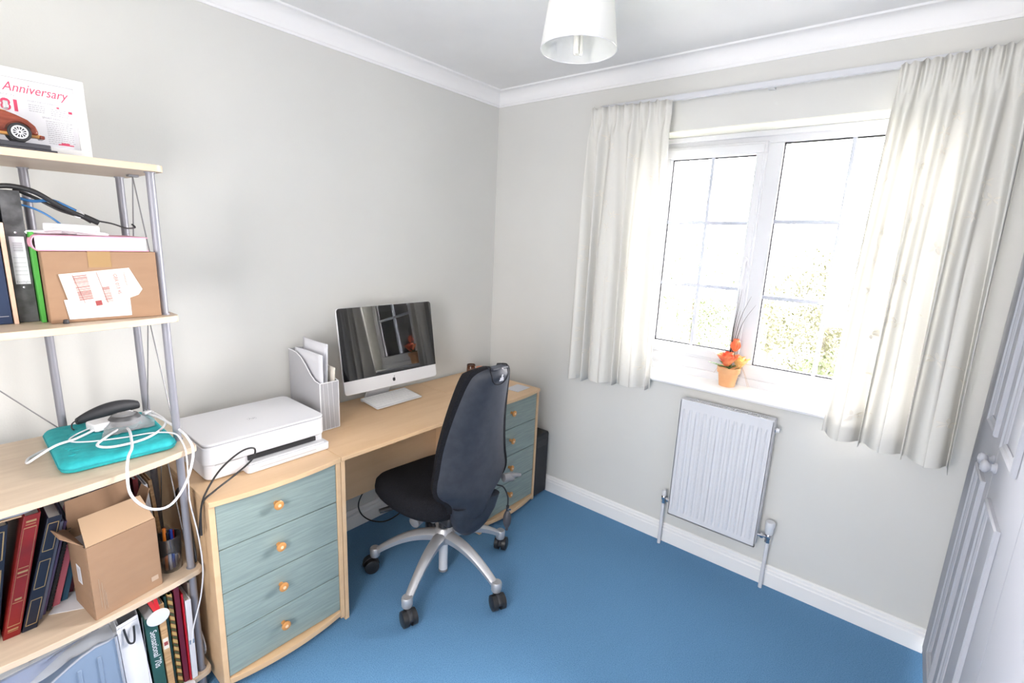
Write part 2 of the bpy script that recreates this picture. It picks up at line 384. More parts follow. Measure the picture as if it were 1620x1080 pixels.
# ---- built-in wardrobe doors on the right
DY = YR + .005
def wdoor(name, x0, x1, px0, px1, knobx):
    d = struct(bpy.data.objects.new(name, None)); C.objects.link(d); d.location = ((x0+x1)/2, DY, .05); ROOT[d] = Matrix.Translation(d.location)
    b = MB(); b.box(x0+.0015, x1-.0015, DY-.03, DY, .04, 2.08); b.build('door_panel', M['door'], d, bevel=.002)
    for (z0, z1) in ((.16, .918), (1.062, 1.95)):
        b = MB(); prm = [(0, 0), (0, .008), (.004, .012), (.010, .012), (.014, .008), (.017, .007), (.024, .007), (.030, .003), (.030, 0)]
        rg = [[Vector((cx_+u*sx2, DY+h_, cz_+u*sz2)) for u, h_ in prm] for cx_, cz_, sx2, sz2 in ((px0, z0, 1, 1), (px1, z0, -1, 1), (px1, z1, -1, -1), (px0, z1, 1, -1), (px0, z0, 1, 1))]
        b.loft(rg, cap=False, closed=False); bmesh.ops.remove_doubles(b.b, verts=b.b.verts, dist=1e-6)
        b.build('panel_moulding', M['door'], d, smooth=True, auto=20)
    b = MB(); m = frame((knobx, DY, .998), (1, 0, 0), (0, 0, 1)); m = m @ Matrix.Rotation(PI, 4, 'X')
    b.lathe([(0, 0), (.016, 0), (.0165, .004), (.011, .008), (.0095, .012), (.014, .016), (.0185, .022), (.018, .029), (.012, .034), (0, .036)], m=m, n=24)
    b.build('door_knob', M['door'], d, smooth=True, auto=60)
    return d
wdoor('door_1', -.4955, -.03, -.432, -.245, -.463)
wdoor('door_2', -.945, -.4985, -.788, -.562, -.532)
d3 = MB().box(-1.745, -.948, DY-.03, DY, .04, 2.08).build('door_3', M['door'], bevel=.002); struct(d3)

# ================================================================== OUTSIDE
M['grass'] = noisy(mat('lawn_grass', (.03, .05, .01), .9), (.06, .08, .03), (.12, .13, .07), ns=1.5)
struct(MB().box(.4, 40, -25, 25, -2.75, -2.7).build('ground', M['grass']))
M['treeleaf'] = mat('tree_leaf', (.030, .040, .012), .6, spec=.2); M['treeleaf2'] = mat('olive_leaf', (.042, .042, .018), .6, spec=.2); M['bark'] = mat('bark', (.10, .085, .075), .9)
def tree(name, x, y, rx, rz, top, n, lm, label, seed):
    rnd = random.Random(seed); t = thing(name, label, 'tree' if name == 'tree' else 'bush', (x, y, -2.7), group='trees and shrubs beyond the window')
    b = MB(); cz = top-rz
    b.tube([(x, y, -2.7), (x+.05, y, (cz-2.7)/2), (x, y+.05, cz)], lambda q: .12*(1-.6*q)); b.build('trunk', M['bark'], t)
    b = MB()
    for i in range(n):
        while True:
            p = Vector((rnd.uniform(-1, 1), rnd.uniform(-1, 1), rnd.uniform(-1, 1)))
            if p.length < 1: break
        q = noise.noise(p*2.3+Vector((seed, 0, 0)))
        if q < -.12: continue
        c = Vector((x+p.x*rx, y+p.y*rx, cz+p.z*rz)); s_ = rnd.uniform(.022, .055)
        a = Vector((rnd.gauss(0, 1), rnd.gauss(0, 1), rnd.gauss(0, 1))).normalized(); e = a.orthogonal().normalized()
        b.face([c-a*s_, c-e*s_*.45, c+a*s_, c+e*s_*.45])
    b.build('foliage', lm, t, normals=False)
tree('tree', 10.0, 2.0, 1.4, 1.5, 1.8, 11000, M['treeleaf'], 'pale leafy tree seen through the left casement', 3)
tree('tree', 8.6, -1.05, 1.45, 1.3, 1.75, 15000, M['treeleaf2'], 'broad olive green tree behind the fixed right pane', 5)
tree('bush', 5.2, -1.75, .8, .75, .35, 8000, M['treeleaf'], 'green bush low behind the right pane', 9)
tree('tree', 13.5, .9, 1.2, 1.3, 1.2, 3000, M['treeleaf'], 'small rounded tree behind the window mullion', 13)

# ================================================================== CURTAINS, RAIL, LAMP
rail = thing('curtain_rail', 'white flat curtain rail fixed on the wall above the window', 'curtain rail', (-.05, -1.55, 2.25))
MB().box(-.078, -.058, -2.36, -.765, 2.238, 2.262).build('track', M['upvc'], rail, bevel=.002)
for y in (-.95, -1.55, -2.2): MB().box(-.06, 0, y-.012, y+.012, 2.243, 2.257).build('bracket', M['upvc'], rail)
def curtain(label, yt0, yt1, yb0, yb1, zt0, zt1, zb0, zb1, nf, amp, seed, hang=0):
    t = thing('curtain', label, 'curtain', (-.1, (yt0+yt1)/2, zt0), group='cream curtains at the window')
    rnd = random.Random(seed); ph = [rnd.uniform(-.8, .8) for _ in range(nf+2)]; am = [rnd.uniform(.6, 1.25) for _ in range(nf+2)]
    def surf(u, v, off=0):       # u across, v 0 top .. 1 bottom
        w = u*nf; k = min(int(w), nf-1); fr = w-k
        a = amp*(am[k]*(1-fr)+am[k+1]*fr)
        y = (yt0+(yt1-yt0)*u)*(1-v)+(yb0+(yb1-yb0)*u)*v
        warp = .35*math.sin(2*PI*(w*.5+ph[0])+v*.9)
        s1 = math.sin(2*PI*(w+warp*min(1, v*2))+ph[k]*.0)
        body = a*(.55+.55*v)*(math.copysign(abs(s1)**.75, s1))
        head = .011*math.sin(2*PI*w*2.0+.7)+.006*math.sin(2*PI*w*3.1)
        hv = max(0, min(1, (v-.045)/.06)); hv = hv*hv*(3-2*hv)
        x = -.098+head*(1-hv)+body*hv - .006*hv
        y += .014*math.cos(2*PI*w+ph[k]*.3)*hv*v
        zt = zt0+(zt1-zt0)*u; zb = zb0+(zb1-zb0)*u
        z = zt+(zb-zt)*v + .004*math.sin(2*PI*w*1.0)*v
        if v < .01: z += .006*math.sin(2*PI*w*2)
        return Vector((x-off, y, z))
    b = MB(); b.grid(lambda u, v: surf(u, v), nf*20, 40); cl = b.build('cloth', M['curtain'], t, smooth=True, auto=180, solid=.0012)
    b = MB(); b.grid(lambda u, v: surf(u, .955+.045*v, .002), nf*20, 3); b.build('hem', M['curtain'], t, smooth=True, auto=180)
    b = MB()
    for i in range(44):
        u0 = rnd.uniform(.04, .96); v0 = (i+.5)/44*.86+.09; s_ = rnd.uniform(.016, .024); r0 = rnd.uniform(0, 6)
        L = abs(yb0-yb1)*1.0; Z = zt0-zb0
        kk = 5 if i % 2 == 0 else 1
        for q in range(kk):
            a = r0+q*1.15; ln = s_*(1 if kk > 1 else 1.5)
            cv = 0 if kk > 1 else .005
            def pt(d, wv):
                du = (math.cos(a)*d-math.sin(a)*wv)/L; dv = (math.sin(a)*d+math.cos(a)*wv)/Z
                return surf(min(.995, max(.005, u0+du)), v0+dv, .003)
            b.loft([[pt(.003+ln*k_/7, -.0034*math.sin(PI*(.06+.88*k_/7))+cv*math.sin(PI*k_/7)), pt(.003+ln*k_/7, (.0034 if kk > 1 else .001)*math.sin(PI*(.06+.88*k_/7))+cv*math.sin(PI*k_/7))] for k_ in range(8)], cap=False, closed=False)
    b.build('embroidery', M['embroid'], t, normals=False, solid=.001)
    return t
curtain('shorter looking cream embroidered curtain at the left of the window', -.722, -1.150, -.735, -1.195, 2.252, 2.240, .815, .855, 5, .034, 4)
curtain('long cream embroidered curtain at the right beside the wardrobe', -1.985, -2.335, -1.962, -2.372, 2.243, 2.262, .842, .815, 6, .040, 11)

lamp_c = CAM + 1.5*(Fw + Rt*(915-810)/FPX + Up*(540-80)/FPX)
lx, ly, lz = lamp_c
t = thing('pendant_lamp', 'white tapered pendant lampshade hanging from the ceiling', 'lamp', (lx, ly, H))
zt = lz+.205
b = MB(); b.lathe([(.117, lz), (.088, zt)], (lx, ly, 0), n=64, cap=False); sh = b.build('lamp_shade', M['shade'], t, smooth=True, solid=.0015)
for r, z in ((.117, lz+.001), (.088, zt)):
    b = MB(); b.tube([(lx+r*math.cos(a*PI/24), ly+r*math.sin(a*PI/24), z) for a in range(49)], .0016, n=6, smooth=False)
    b.build('rim_ring', M['white'], sh)
b = MB(); b.cyl((lx, ly, zt-.02), (lx, ly, zt-.075), .021, .019, n=24); b.cyl((lx, ly, zt-.02), (lx, ly, zt), .012, n=16); b.build('lamp_holder', M['white'], t, smooth=True)
b = MB()
for k in range(3):
    a = k*2*PI/3+.4; b.tube([(lx+.02*math.cos(a), ly+.02*math.sin(a), zt-.03), (lx+.0875*math.cos(a), ly+.0875*math.sin(a), zt-.002)], .0014, n=6, smooth=False)
b.build('shade_spider', M['white'], t)
b = MB()
for dx, dy in ((-.012, 0), (.012, 0), (0, .012)): b.tube([(lx+dx, ly+dy, zt-.07), (lx+dx, ly+dy, lz+.004), (lx+dx*.4, ly+dy*.4, lz-.004)], .0065, n=10)
b.build('bulb', mat('bulb_glass', (.86, .85, .80), .15), t, smooth=True)
MB().cyl((lx, ly, zt), (lx, ly, H-.03), .003, n=8).build('flex', M['white'], t)
MB().lathe([(0, H-.032), (.012, H-.032), (.045, H-.012), (.05, H)], (lx, ly, 0)).build('ceiling_rose', M['white'], t, smooth=True)

# ================================================================== RADIATOR
rad = thing('radiator', 'white panel radiator with vertical ribs under the window', 'radiator', (-.06, -1.563, .21))
ry0, ry1, rz0, rz1 = -1.773, -1.353, .212, .835
def rf(u, v):
    y = ry1+(ry0-ry1)*u; z = rz0+(rz1-rz0)*v
    n = 11; w = (u-.045)/.91
    d = 0
    if 0 < w < 1:
        c = math.cos(2*PI*n*w)                       # troughs between ribs
        d = -.0045 if c > .45 else (.0022 if c < -.2 else 0)
    e = min(1, max(0, (v-.045)/.02))*min(1, max(0, (.93-v)/.02))
    return Vector((-.089-d*e*1.3, y, z))
b = MB(); b.grid(rf, 198, 60)
b.box(-.089, -.074, ry0, ry0+.004, rz0, rz1); b.box(-.089, -.074, ry1-.004, ry1, rz0, rz1); b.box(-.089, -.074, ry0, ry1, rz0, rz0+.004); b.box(-.076, -.074, ry0, ry1, rz0, rz1)
b.build('front_panel', M['gloss'], rad, smooth=True, auto=30, normals=False)
b = MB(); b.box(-.052, -.038, ry0, ry1, rz0, rz1-.004); b.build('rear_panel', M['gloss'], rad, bevel=.003)
for y_ in (ry0, ry1): MB().box(-.0905, -.036, y_-.001, y_+.001, rz0+.02, rz1+.004).build('side_cover', M['gloss'], rad)
b = MB(); z = rz1
b.box(-.0905, -.078, ry0, ry1, z, z+.005); b.box(-.046, -.036, ry0, ry1, z, z+.005); b.box(-.078, -.046, ry0, ry0+.03, z, z+.005); b.box(-.078, -.046, ry1-.03, ry1, z, z+.005)
k = ry0+.03
while k < ry1-.032: b.box(-.078, -.046, k, k+.004, z, z+.005); k += .0092
b.box(-.0635, -.0605, ry0, ry1, z, z+.005)
b.build('top_grille', M['gloss'], rad)
MB().box(-.074, -.052, ry0+.01, ry1-.01, rz1-.03, rz1-.027).build('convector_fins', M['greyplastic'], rad)
b = MB(); b.cyl((-.06, ry0, .792), (-.06, ry0-.022, .792), .011, n=12); b.build('bleed_valve', M['gloss'], rad, smooth=True)
b = MB(); b.cyl((-.06, ry0-.003, .792), (-.06, ry0-.008, .792), .013, n=6); b.build('bleed_valve', M['chrome'], rad)
def valve(y, side, head):
    px_ = -.047; zc_ = .268
    b = MB(); b.cyl((px_, y, 0), (px_, y, zc_-.02), .0085, n=14); b.build('pipe', M['gloss'], rad, smooth=True)
    b = MB(); yr = ry1 if side > 0 else ry0
    b.cyl((px_, y, zc_-.028), (px_, y, zc_-.010), .013, n=6); b.lathe([(0, -.015), (.009, -.014), (.014, -.006), (.014, .008), (.009, .016), (0, .017)], (px_, y, zc_), n=16)
    b.cyl((px_, y, zc_), (px_-.012, yr, zc_), .008, n=12); b.cyl((px_-.006, (y+yr)/2, zc_), (px_-.010, (y+yr*3)/4, zc_), .013, n=6)
    v = b.build('valve', M['chrome'], rad, smooth=True)
    b = MB()
    if head == 'small': b.lathe([(0, .012), (.011, .012), (.012, .03), (.009, .045), (.0, .048)], (px_, y, zc_), n=16)
    else: b.lathe([(0, .014), (.014, .014), (.018, .022), (.019, .05), (.021, .054), (.021, .072), (.018, .078), (0, .079)], (px_, y, zc_), n=24)
    b.build('valve_cap', M['gloss'], v, smooth=True)
valve(-1.311, 1, 'small'); valve(-1.818, -1, 'big')

# ================================================================== DESK SET
ZD = .73
def bow(x0, x1, yb, yf, bulge, n=16):
    P = [(x0, yb), (x1, yb)]
    for k in range(n+1):
        t = k/n; P.append((x1+(x0-x1)*t, yf-bulge*4*t*(1-t)))
    return P[::-1]
def drawer_unit(label, x0, x1):
    t = thing('drawer_unit', label, 'chest of drawers', ((x0+x1)/2, -.28, 0), group='drawer units of the desk set')
    b = MB(); b.box(x0, x0+.018, -.56, -.03, .02, ZD-.018); b.box(x1-.018, x1, -.56, -.03, .02, ZD-.018); b.box(x0+.018, x1-.018, -.04, -.03, .06, ZD-.018)
    b.build('cabinet_body', M['wood'], t, bevel=.001)
    MB().prism(bow(x0, x1, -.02, -.566, .020), ZD-.018, ZD).build('top_panel', M['wood'], t, bevel=.0015)
    MB().prism(bow(x0+.0185, x1-.0185, -.05, -.561, .024), .034, .056).build('bottom_rail', M['wood'], t, bevel=.0015)
    b = MB(); b.box(x0+.02, x1-.02, -.52, -.05, .012, .036); 
    b.build('plinth', M['dark'], t)
    n = 4; z0, z1 = .060, ZD-.021; hh = (z1-z0)/n
    MB().box(x0+.0185, x1-.0185, -.535, -.045, z0, z1).build('drawer_runners', M['dark'], t)
    for k in range(n):
        d = MB().box(x0+.0195, x1-.0195, -.556, -.536, z0+k*hh+.0018, z0+(k+1)*hh-.0018).build('drawer', M['green'], t, bevel=.001)
        m = frame(((x0+x1)/2-.02, -.556, z0+(k+.58)*hh), (1, 0, 0), (0, 0, 1))
        kb = MB().lathe([(0, 0), (.008, 0), (.0075, .012), (.011, .016), (.0165, .021), (.0165, .026), (.012, .029), (0, .029)], m=m, n=24).build('knob', M['knob'], d, smooth=True, auto=50)
        MB().lathe([(0, .0285), (.0062, .0285), (.0055, .0302), (0, .0306)], m=m, n=16).build('knob_centre', M['knobdot'], kb)
    return t
u1 = drawer_unit('drawer unit with four sage green drawers under the white printer', -1.935, -1.477)
u2 = dup(u1, (1.291, 0, 0), 'drawer unit with four sage green drawers behind the office chair, by the window wall')
for ch in u2.children:
    pass
dk = thing('desk', 'light beech desk between the two green drawer units', 'desk', (-1.06, -.28, 0))
MB().box(-1.4755, -.6455, -.566, -.012, ZD-.018, ZD).build('desktop', M['wood'], dk, bevel=.0015)
MB().box(-1.4745, -1.4565, -.558, -.03, .0, ZD-.018).build('side_panel', M['wood'], dk, bevel=.001)
MB().box(-.665, -.647, -.558, -.03, .0, ZD-.018).build('side_panel', M['wood'], dk, bevel=.001)
MB().box(-1.456, -.665, -.20, -.182, .30, ZD-.018).build('modesty_panel', M['wood'], dk, bevel=.001)

# ---- printer
pr_ = thing('printer', 'white flatbed inkjet printer on the left drawer unit', 'printer', (-1.678, -.28, ZD))
PX0, PX1, PY0, PY1 = -1.895, -1.462, -.435, -.10
def slab(poly, z0, z1, name, m, parent, bev=.003, seg=3): return MB().prism(poly, z0, z1).build(name, m, parent, bevel=bev, seg=seg)
bd = slab(rrect(PX0+.004, PX1-.004, PY0+.004, PY1, .028), ZD+.004, ZD+.058, 'printer_base', M['white'], pr_, .006)
slab(rrect(PX0, PX1, PY0, PY1, .03), ZD+.058, ZD+.122, 'printer_body', M['white'], pr_, .004)
slab(rrect(PX0+.006, PX1-.004, PY0+.006, PY1, .026), ZD+.122, ZD+.127, 'scanner_gap', M['midgrey'], pr_, 0)
slab(rrect(PX0+.002, PX1-.001, PY0+.001, PY1-.004, .028), ZD+.127, ZD+.134, 'scanner_lid', M['lidwhite'], pr_, .002)
slab(rrect(PX0+.12, PX1-.002, PY0-.030, PY0+.05, .012), ZD+.001, ZD+.030, 'output_tray', M['white'], pr_, .004)
MB().box(PX0+.135, PX1-.045, PY0-.002, PY0+.04, ZD+.040, ZD+.056).build('paper_slot', M['dark'], pr_)
MB().box(PX0+.13, PX1-.02, PY0-.022, PY0+.004, ZD+.0295, ZD+.036).build('tray_ramp', M['tray'], pr_, bevel=.002)
MB().box(PX0+.16, PX1-.06, PY0-.0306, PY0-.0285, ZD+.015, ZD+.0175).build('tray_line', M['midgrey'], pr_)
MB().box(PX0+.03, PX0+.12, PY0-.0008, PY0+.002, ZD+.0565, ZD+.0585).build('seam', M['midgrey'], pr_)
b = MB(); lcx, lcy = -1.678, -.285     # round maker's mark on the lid
m = Matrix.Translation((lcx, lcy, ZD+.1341))
for k in range(24):
    a0, a1 = k*PI/12, (k+1)*PI/12
    if k in (5, 6, 17, 18): continue
    b.face([m @ Vector((r*math.cos(a), r*math.sin(a), .0002)) for r, a in ((.0155, a0), (.0165, a0), (.0165, a1), (.0155, a1))])
text_into(b, 'hp', .024, Matrix.Translation((lcx, lcy-.005, ZD+.1342)), shear=.3, align='CENTER', ext=.0001); b.build('maker_mark', M['silverink'], pr_, normals=False)
b = MB(); b.tube([(-1.955, -.52, .60), (-1.945, -.53, .70), (-1.925, -.52, .745), (-1.87, -.50, .80), (-1.80, -.488, .835), (-1.755, -.482, .83), (-1.765, -.486, .795), (-1.83, -.502, .765), (-1.90, -.525, .745), (-1.945, -.54, .72), (-1.955, -.545, .62)], .0032, n=8)
tag(b.build('black_cable', M['black'], smooth=True), 'thin black cable looped in front of the printer tray', 'cable')

# ---- magazine file with papers
mf = thing('magazine_file', 'white wire mesh magazine file behind the printer', 'magazine file', (-1.357, -.16, ZD))
fx0_, fx1_, fb, ff = -1.400, -1.315, -.03, -.29
side = [(fb, 0), (fb, .32)]
side += [(-.06, .32), (-.10, .316), (-.14, .300), (-.18, .27), (-.215, .238), (-.25, .218), (ff, .212), (ff, 0)]
for x in (fx0_, fx1_):
    m = Matrix.Translation((x, 0, ZD+.002)) @ Matrix(((0, 0, 1, 0), (1, 0, 0, 0), (0, 1, 0, 0), (0, 0, 0, 1)))
    MB().prism(side, -.0007, .0007, m).build('side_panel', M['mesh'], mf)
MB().box(fx0_, fx1_, ff-.0007, ff+.0007, ZD+.002, ZD+.214).build('front_panel', M['mesh'], mf)
MB().box(fx0_, fx1_, fb-.0007, fb+.0007, ZD+.002, ZD+.322).build('back_panel', M['mesh'], mf)
MB().box(fx0_, fx1_, ff, fb, ZD+.001, ZD+.003).build('base_panel', M['mesh'], mf)
b = MB()
for x in (fx0_, fx1_): b.tube([(x, y, ZD+.002+z) for y, z in side[1:]], .0022, n=6, smooth=False)
b.tube([(fx0_, ff, ZD+.214), (fx1_, ff, ZD+.214)], .0022, n=6); b.tube([(fx0_, ff, ZD+.003), (fx1_, ff, ZD+.003)], .002, n=6)
b.tube([(fx1_, ff, ZD+.003), (fx1_, ff, ZD+.214)], .002, n=6)
for k in range(1, 4): b.tube([(fx0_+k*.021, ff-.001, ZD+.004), (fx0_+k*.021-.008, ff-.001, ZD+.213)], .0007, n=4)
b.build('wire_rim', M['wire'], mf)
def sheet(x, y0, y1, z0, z1, tilt, th, name, m_, label, grp=None, cur=.0):
    b = MB(); b.grid(lambda u, v: Vector((x+tilt*v+cur*math.sin(PI*u)*v, y0+(y1-y0)*u-.02*v*(tilt != 0), z0+(z1-z0)*v+.035*u*v*(1 if grp else 0))), 8, 8)
    return tag(b.build(name, m_, solid=th, smooth=True), label, 'papers', grp)
sheet(-1.375, -.27, -.05, ZD+.006, ZD+.335, -.012, .008, 'paper_stack', M['paper'], 'white papers leaning at the left inside the mesh file', None, .006)
sheet(-1.352, -.25, -.05, ZD+.006, ZD+.375, .004, .004, 'paper_stack', M['paper'], 'tallest white sheets sticking up in the mesh file', None, -.004)
sheet(-1.33, -.26, -.06, ZD+.006, ZD+.27, .006, .006, 'leaflet', M['cream'], 'printed leaflet low at the right inside the mesh file', None, .003)

# ---- computer
mn = thing('computer', 'silver all-in-one computer with glossy black screen on the desk', 'computer', (-.957, -.17, ZD))
a = math.radians(9); o0 = Vector((-.957, -.212, .828))
yw_ = math.radians(-2); xd, yd = Vector((math.cos(yw_), math.sin(yw_), 0)), Vector((-math.sin(yw_)*math.sin(a), math.sin(a), math.cos(a))); FM = frame(o0, xd, yd)   # local: x right, y up, z toward viewer
w2, hh = .273, .408
MB().prism(rrect(-w2, w2, 0, hh, .016), -.012, 0, FM).build('screen_body', M['alum'], mn, bevel=.002)
b = MB(); b.loft([[FM @ Vector((x, y, z)) for x, y in rrect(-w2*s_, w2*s_, hh*(1-s_)/2, hh*(1+s_)/2, .016)] for z, s_ in ((-.012, .99), (-.026, .8), (-.036, .5))]); b.build('rear_cover', M['alum'], mn, smooth=True)
P = [(x, y) for x, y in rrect(-w2+.001, w2-.001, .060, hh-.001, .015)]
P = [(x, y if y > .08 else .066) for x, y in P]
MB().prism(P, 0, .0012, FM).build('bezel_glass', M['bezel'], mn)
MB().box(-.242, .242, .090, .375, .0012, .0014, FM).build('display', M['screen'], mn)
b = MB(); ap = []
for k in range(40):
    t = 2*PI*k/40; r = .0092*(1-.10*math.cos(2*t)-.05*abs(math.sin(t))**4); x = r*math.cos(t); y = r*1.08*math.sin(t)
    if y > 0: y -= .0022*math.exp(-(x/.003)**2)
    else: y += .0012*math.exp(-(x/.003)**2)
    dx, dy = x-.0118, y-.0012; dd = math.hypot(dx, dy)
    if dd < .0048: x, y = .0118+dx/dd*.0048, .0012+dy/dd*.0048
    ap.append((x, y+.033))
b.prism(ap, 0, .0006, FM)
lf = [(.0005, .0445), (.001, .0475), (.003, .0498), (.0055, .0508), (.005, .0478), (.003, .0455)]
b.prism([(x, y) for x, y in lf], 0, .0006, FM); b.build('fruit_logo', M['ink'], mn)
b = MB(); b.loft([[Vector((x, y, z)) for x, y in rrect(-1.045, -.87, yy0, yy1, .004, 2)] for yy0, yy1, z in ((-.205, -.045, ZD+.0005), (-.205, -.045, ZD+.007))]); 
b.hexa([Vector((-1.03, -.05, ZD+.007)), Vector((-.885, -.05, ZD+.007)), Vector((-.885, -.06, ZD+.007)), Vector((-1.03, -.06, ZD+.007))][::-1],
       [Vector((-1.02, -.165, .97)), Vector((-.895, -.165, .97)), Vector((-.895, -.172, .96)), Vector((-1.02, -.172, .96))][::-1])
b.build('stand', M['alum'], mn, bevel=.001)
kb = thing('keyboard', 'slim white wireless keyboard below the screen', 'keyboard', (-.93, -.17, ZD))
kc = Vector((-1.078, -.236, .7345)); KM = frame(kc, (1, .01, 0), (.05, .145, .015))
MB().prism(rrect(0, .283, 0, .148, .006), 0, .005, KM).build('keyboard_body', M['alum'], kb, bevel=.001)
b = MB(); b.box(.002, .281, .128, .148, -.009, .0, KM); b.build('battery_tube', M['alum'], kb, bevel=.004)
rows = [13, 13, 13, 12, 11, 8]
for j in range(6):
    y1 = .143-j*.0235; hgt = .013 if j == 0 else .0195; y1 = .143 if j == 0 else .143-.017-(j-1)*.0232
    n = rows[j]; ws = [1]*n
    if j == 1: ws[-1] = 1.5
    if j == 2: ws[0] = 1.5
    if j == 3: ws[0] = 1.8; ws[-1] = 1.8
    if j == 4: ws[0] = 2.3; ws[-1] = 2.3
    if j == 5: ws = [1, 1, 1, 1.25, 5, 1.25, 1, 2.6]
    tot = sum(ws); x = .006
    for w_ in ws:
        ww = w_/tot*.271; MB().box(x+.0012, x+ww-.0012, y1-hgt, y1, .005, .0068, KM).build('key', M['key'], kb, bevel=.0008); x += ww

# ---- candle jars, note
for (x, y, r, h_, m_, lab, lidm) in ((-.305, -.115, .026, .075, M['amber'], 'tall dark brown candle jar on the desk corner', M['amber']), (-.225, -.12, .028, .045, M['amber'], 'short jar with copper lid beside the tall brown jar', M['copper'])):
    t = thing('candle_jar', lab, 'jar', (x, y, ZD))
    MB().lathe([(0, ZD+.0005), (r*.95, ZD+.0005), (r, ZD+.004), (r, ZD+h_-.012), (r*.97, ZD+h_-.010)], (x, y, 0)).build('jar', m_, t, smooth=True)
    MB().lathe([(0, ZD+h_-.010), (r*1.02, ZD+h_-.010), (r*1.02, ZD+h_), (r*.86, ZD+h_+.001), (r*.84, ZD+h_-.003), (0, ZD+h_-.003)], (x, y, 0)).build('lid', lidm, t, smooth=True, auto=40)
    MB().lathe([(r+.0004, ZD+.012), (r+.0006, ZD+.013), (r+.0006, ZD+h_-.022), (r+.0004, ZD+h_-.021)], (x, y, 0), cap=False).build('paper_label', mat('label_brown', (.13, .06, .035), .5), t, smooth=True)
t = MB().box(-.06, .06, -.045, .045, 0, .002, Matrix.Translation((-.285, -.475, ZD+.0005)) @ Matrix.Rotation(.05, 4, 'Z')).build('notecard', M['paper']); tag(t, 'small white notecard on the right end of the desk set', 'paper')

# ---- PC tower
t = thing('computer_tower', 'black computer tower on the carpet in the room corner', 'computer', (-.10, -.36, 0))
MB().box(-.170, -.028, -.535, -.16, .006, .41).build('case', M['black'], t, bevel=.004)
MB().box(-.166, -.032, -.5405, -.535, .012, .405).build('front_panel', M['blackm'], t, bevel=.003)
MB().box(-.15, -.05, -.5415, -.5405, .33, .372).build('drive_bay', M['black'], t, bevel=.001)
for x in (-.16, -.05):
    for y in (-.51, -.19): MB().box(x, x+.012, y, y+.03, 0, .006).build('foot', M['black'], t)

# ================================================================== OFFICE CHAIR
ch = thing('office_chair', 'black office chair with tall charcoal back and silver star base', 'chair', (-1.006, -.64, 0), math.radians(-5))
def L(p): return Vector(p)
angs = [128.4+5+72*k for k in range(5)]
for k, ad in enumerate(angs):
    a_ = math.radians(ad); d = Vector((math.cos(a_), math.sin(a_), 0)); n_ = Vector((-d.y, d.x, 0))
    rings = []
    for q in range(13):
        s_ = q/12; r_ = .018+.298*s_; zc = .210-.104*s_**1.7+.012*math.sin(PI*s_); w_ = .030-.013*s_; hh_ = .024-.009*s_
        c_ = d*r_+Vector((0, 0, zc))
        rings.append([c_+n_*w_*.8+Vector((0, 0, -hh_)), c_+n_*w_+Vector((0, 0, hh_*.3)), c_+n_*w_*.45+Vector((0, 0, hh_)), c_-n_*w_*.45+Vector((0, 0, hh_)), c_-n_*w_+Vector((0, 0, hh_*.3)), c_-n_*w_*.8+Vector((0, 0, -hh_))])
    b = MB(); b.loft(rings)
    b.lathe([(0, .076), (.021, .076), (.023, .080), (.024, .112), (.020, .120), (0, .120)], d*.325, n=20)
    leg = b.build('base_leg', M['alu'], ch, smooth=True, local=True, auto=50)
    # caster, swivelled a little differently on each leg
    sw = a_+[.5, .9, -.5, .7, .2][k]; f = Vector((math.cos(sw), math.sin(sw), 0)); sd = Vector((-f.y, f.x, 0)); c_ = d*.325+f*.020+Vector((0, 0, .035))
    b = MB()
    for s_ in (-1, 1): b.cyl(c_+sd*s_*.008, c_+sd*s_*.029, .034, .033, n=32); b.cyl(c_+sd*s_*.029, c_+sd*s_*.032, .033, .026, n=32)
    cs = b.build('caster', M['black'], leg, smooth=True, local=True, auto=40)
    b = MB()
    b.cyl(d*.325+Vector((0, 0, .05)), d*.325+Vector((0, 0, .08)), .010); b.loft([[c_+sd*w_+f*(.037*math.cos(t_))+Vector((0, 0, .037*math.sin(t_))) for w_ in (-.010, .010)] for t_ in [PI*.05+PI*.95*i/10 for i in range(11)]], cap=False, closed=False)
    b.build('caster_hood', M['blackm'], cs, smooth=True, local=True, solid=.003)
b = MB(); b.lathe([(0, .17), (.038, .175), (.046, .20), (.042, .235), (.030, .25), (0, .25)], n=28); b.build('hub', M['alu'], ch, smooth=True, local=True)
b = MB(); b.cyl((0, 0, .028), (0, 0, .19), .021, n=24); b.build('column_sleeve', M['white'], ch, smooth=True, local=True)
b = MB(); b.cyl((0, 0, .02), (0, 0, .03), .022, n=24); b.build('column_foot', M['greyplastic'], ch, smooth=True, local=True)
b = MB(); b.cyl((0, 0, .25), (0, 0, .36), .014, n=20); b.cyl((0, 0, .24), (0, 0, .30), .024, .022, n=20); b.build('gas_lift', M['black'], ch, smooth=True, local=True)
b = MB(); b.box(-.075, .075, -.13, .14, .325, .375); b.box(-.045, .045, -.05, .05, .29, .33); b.build('mechanism', M['blackm'], ch, bevel=.012, local=True)
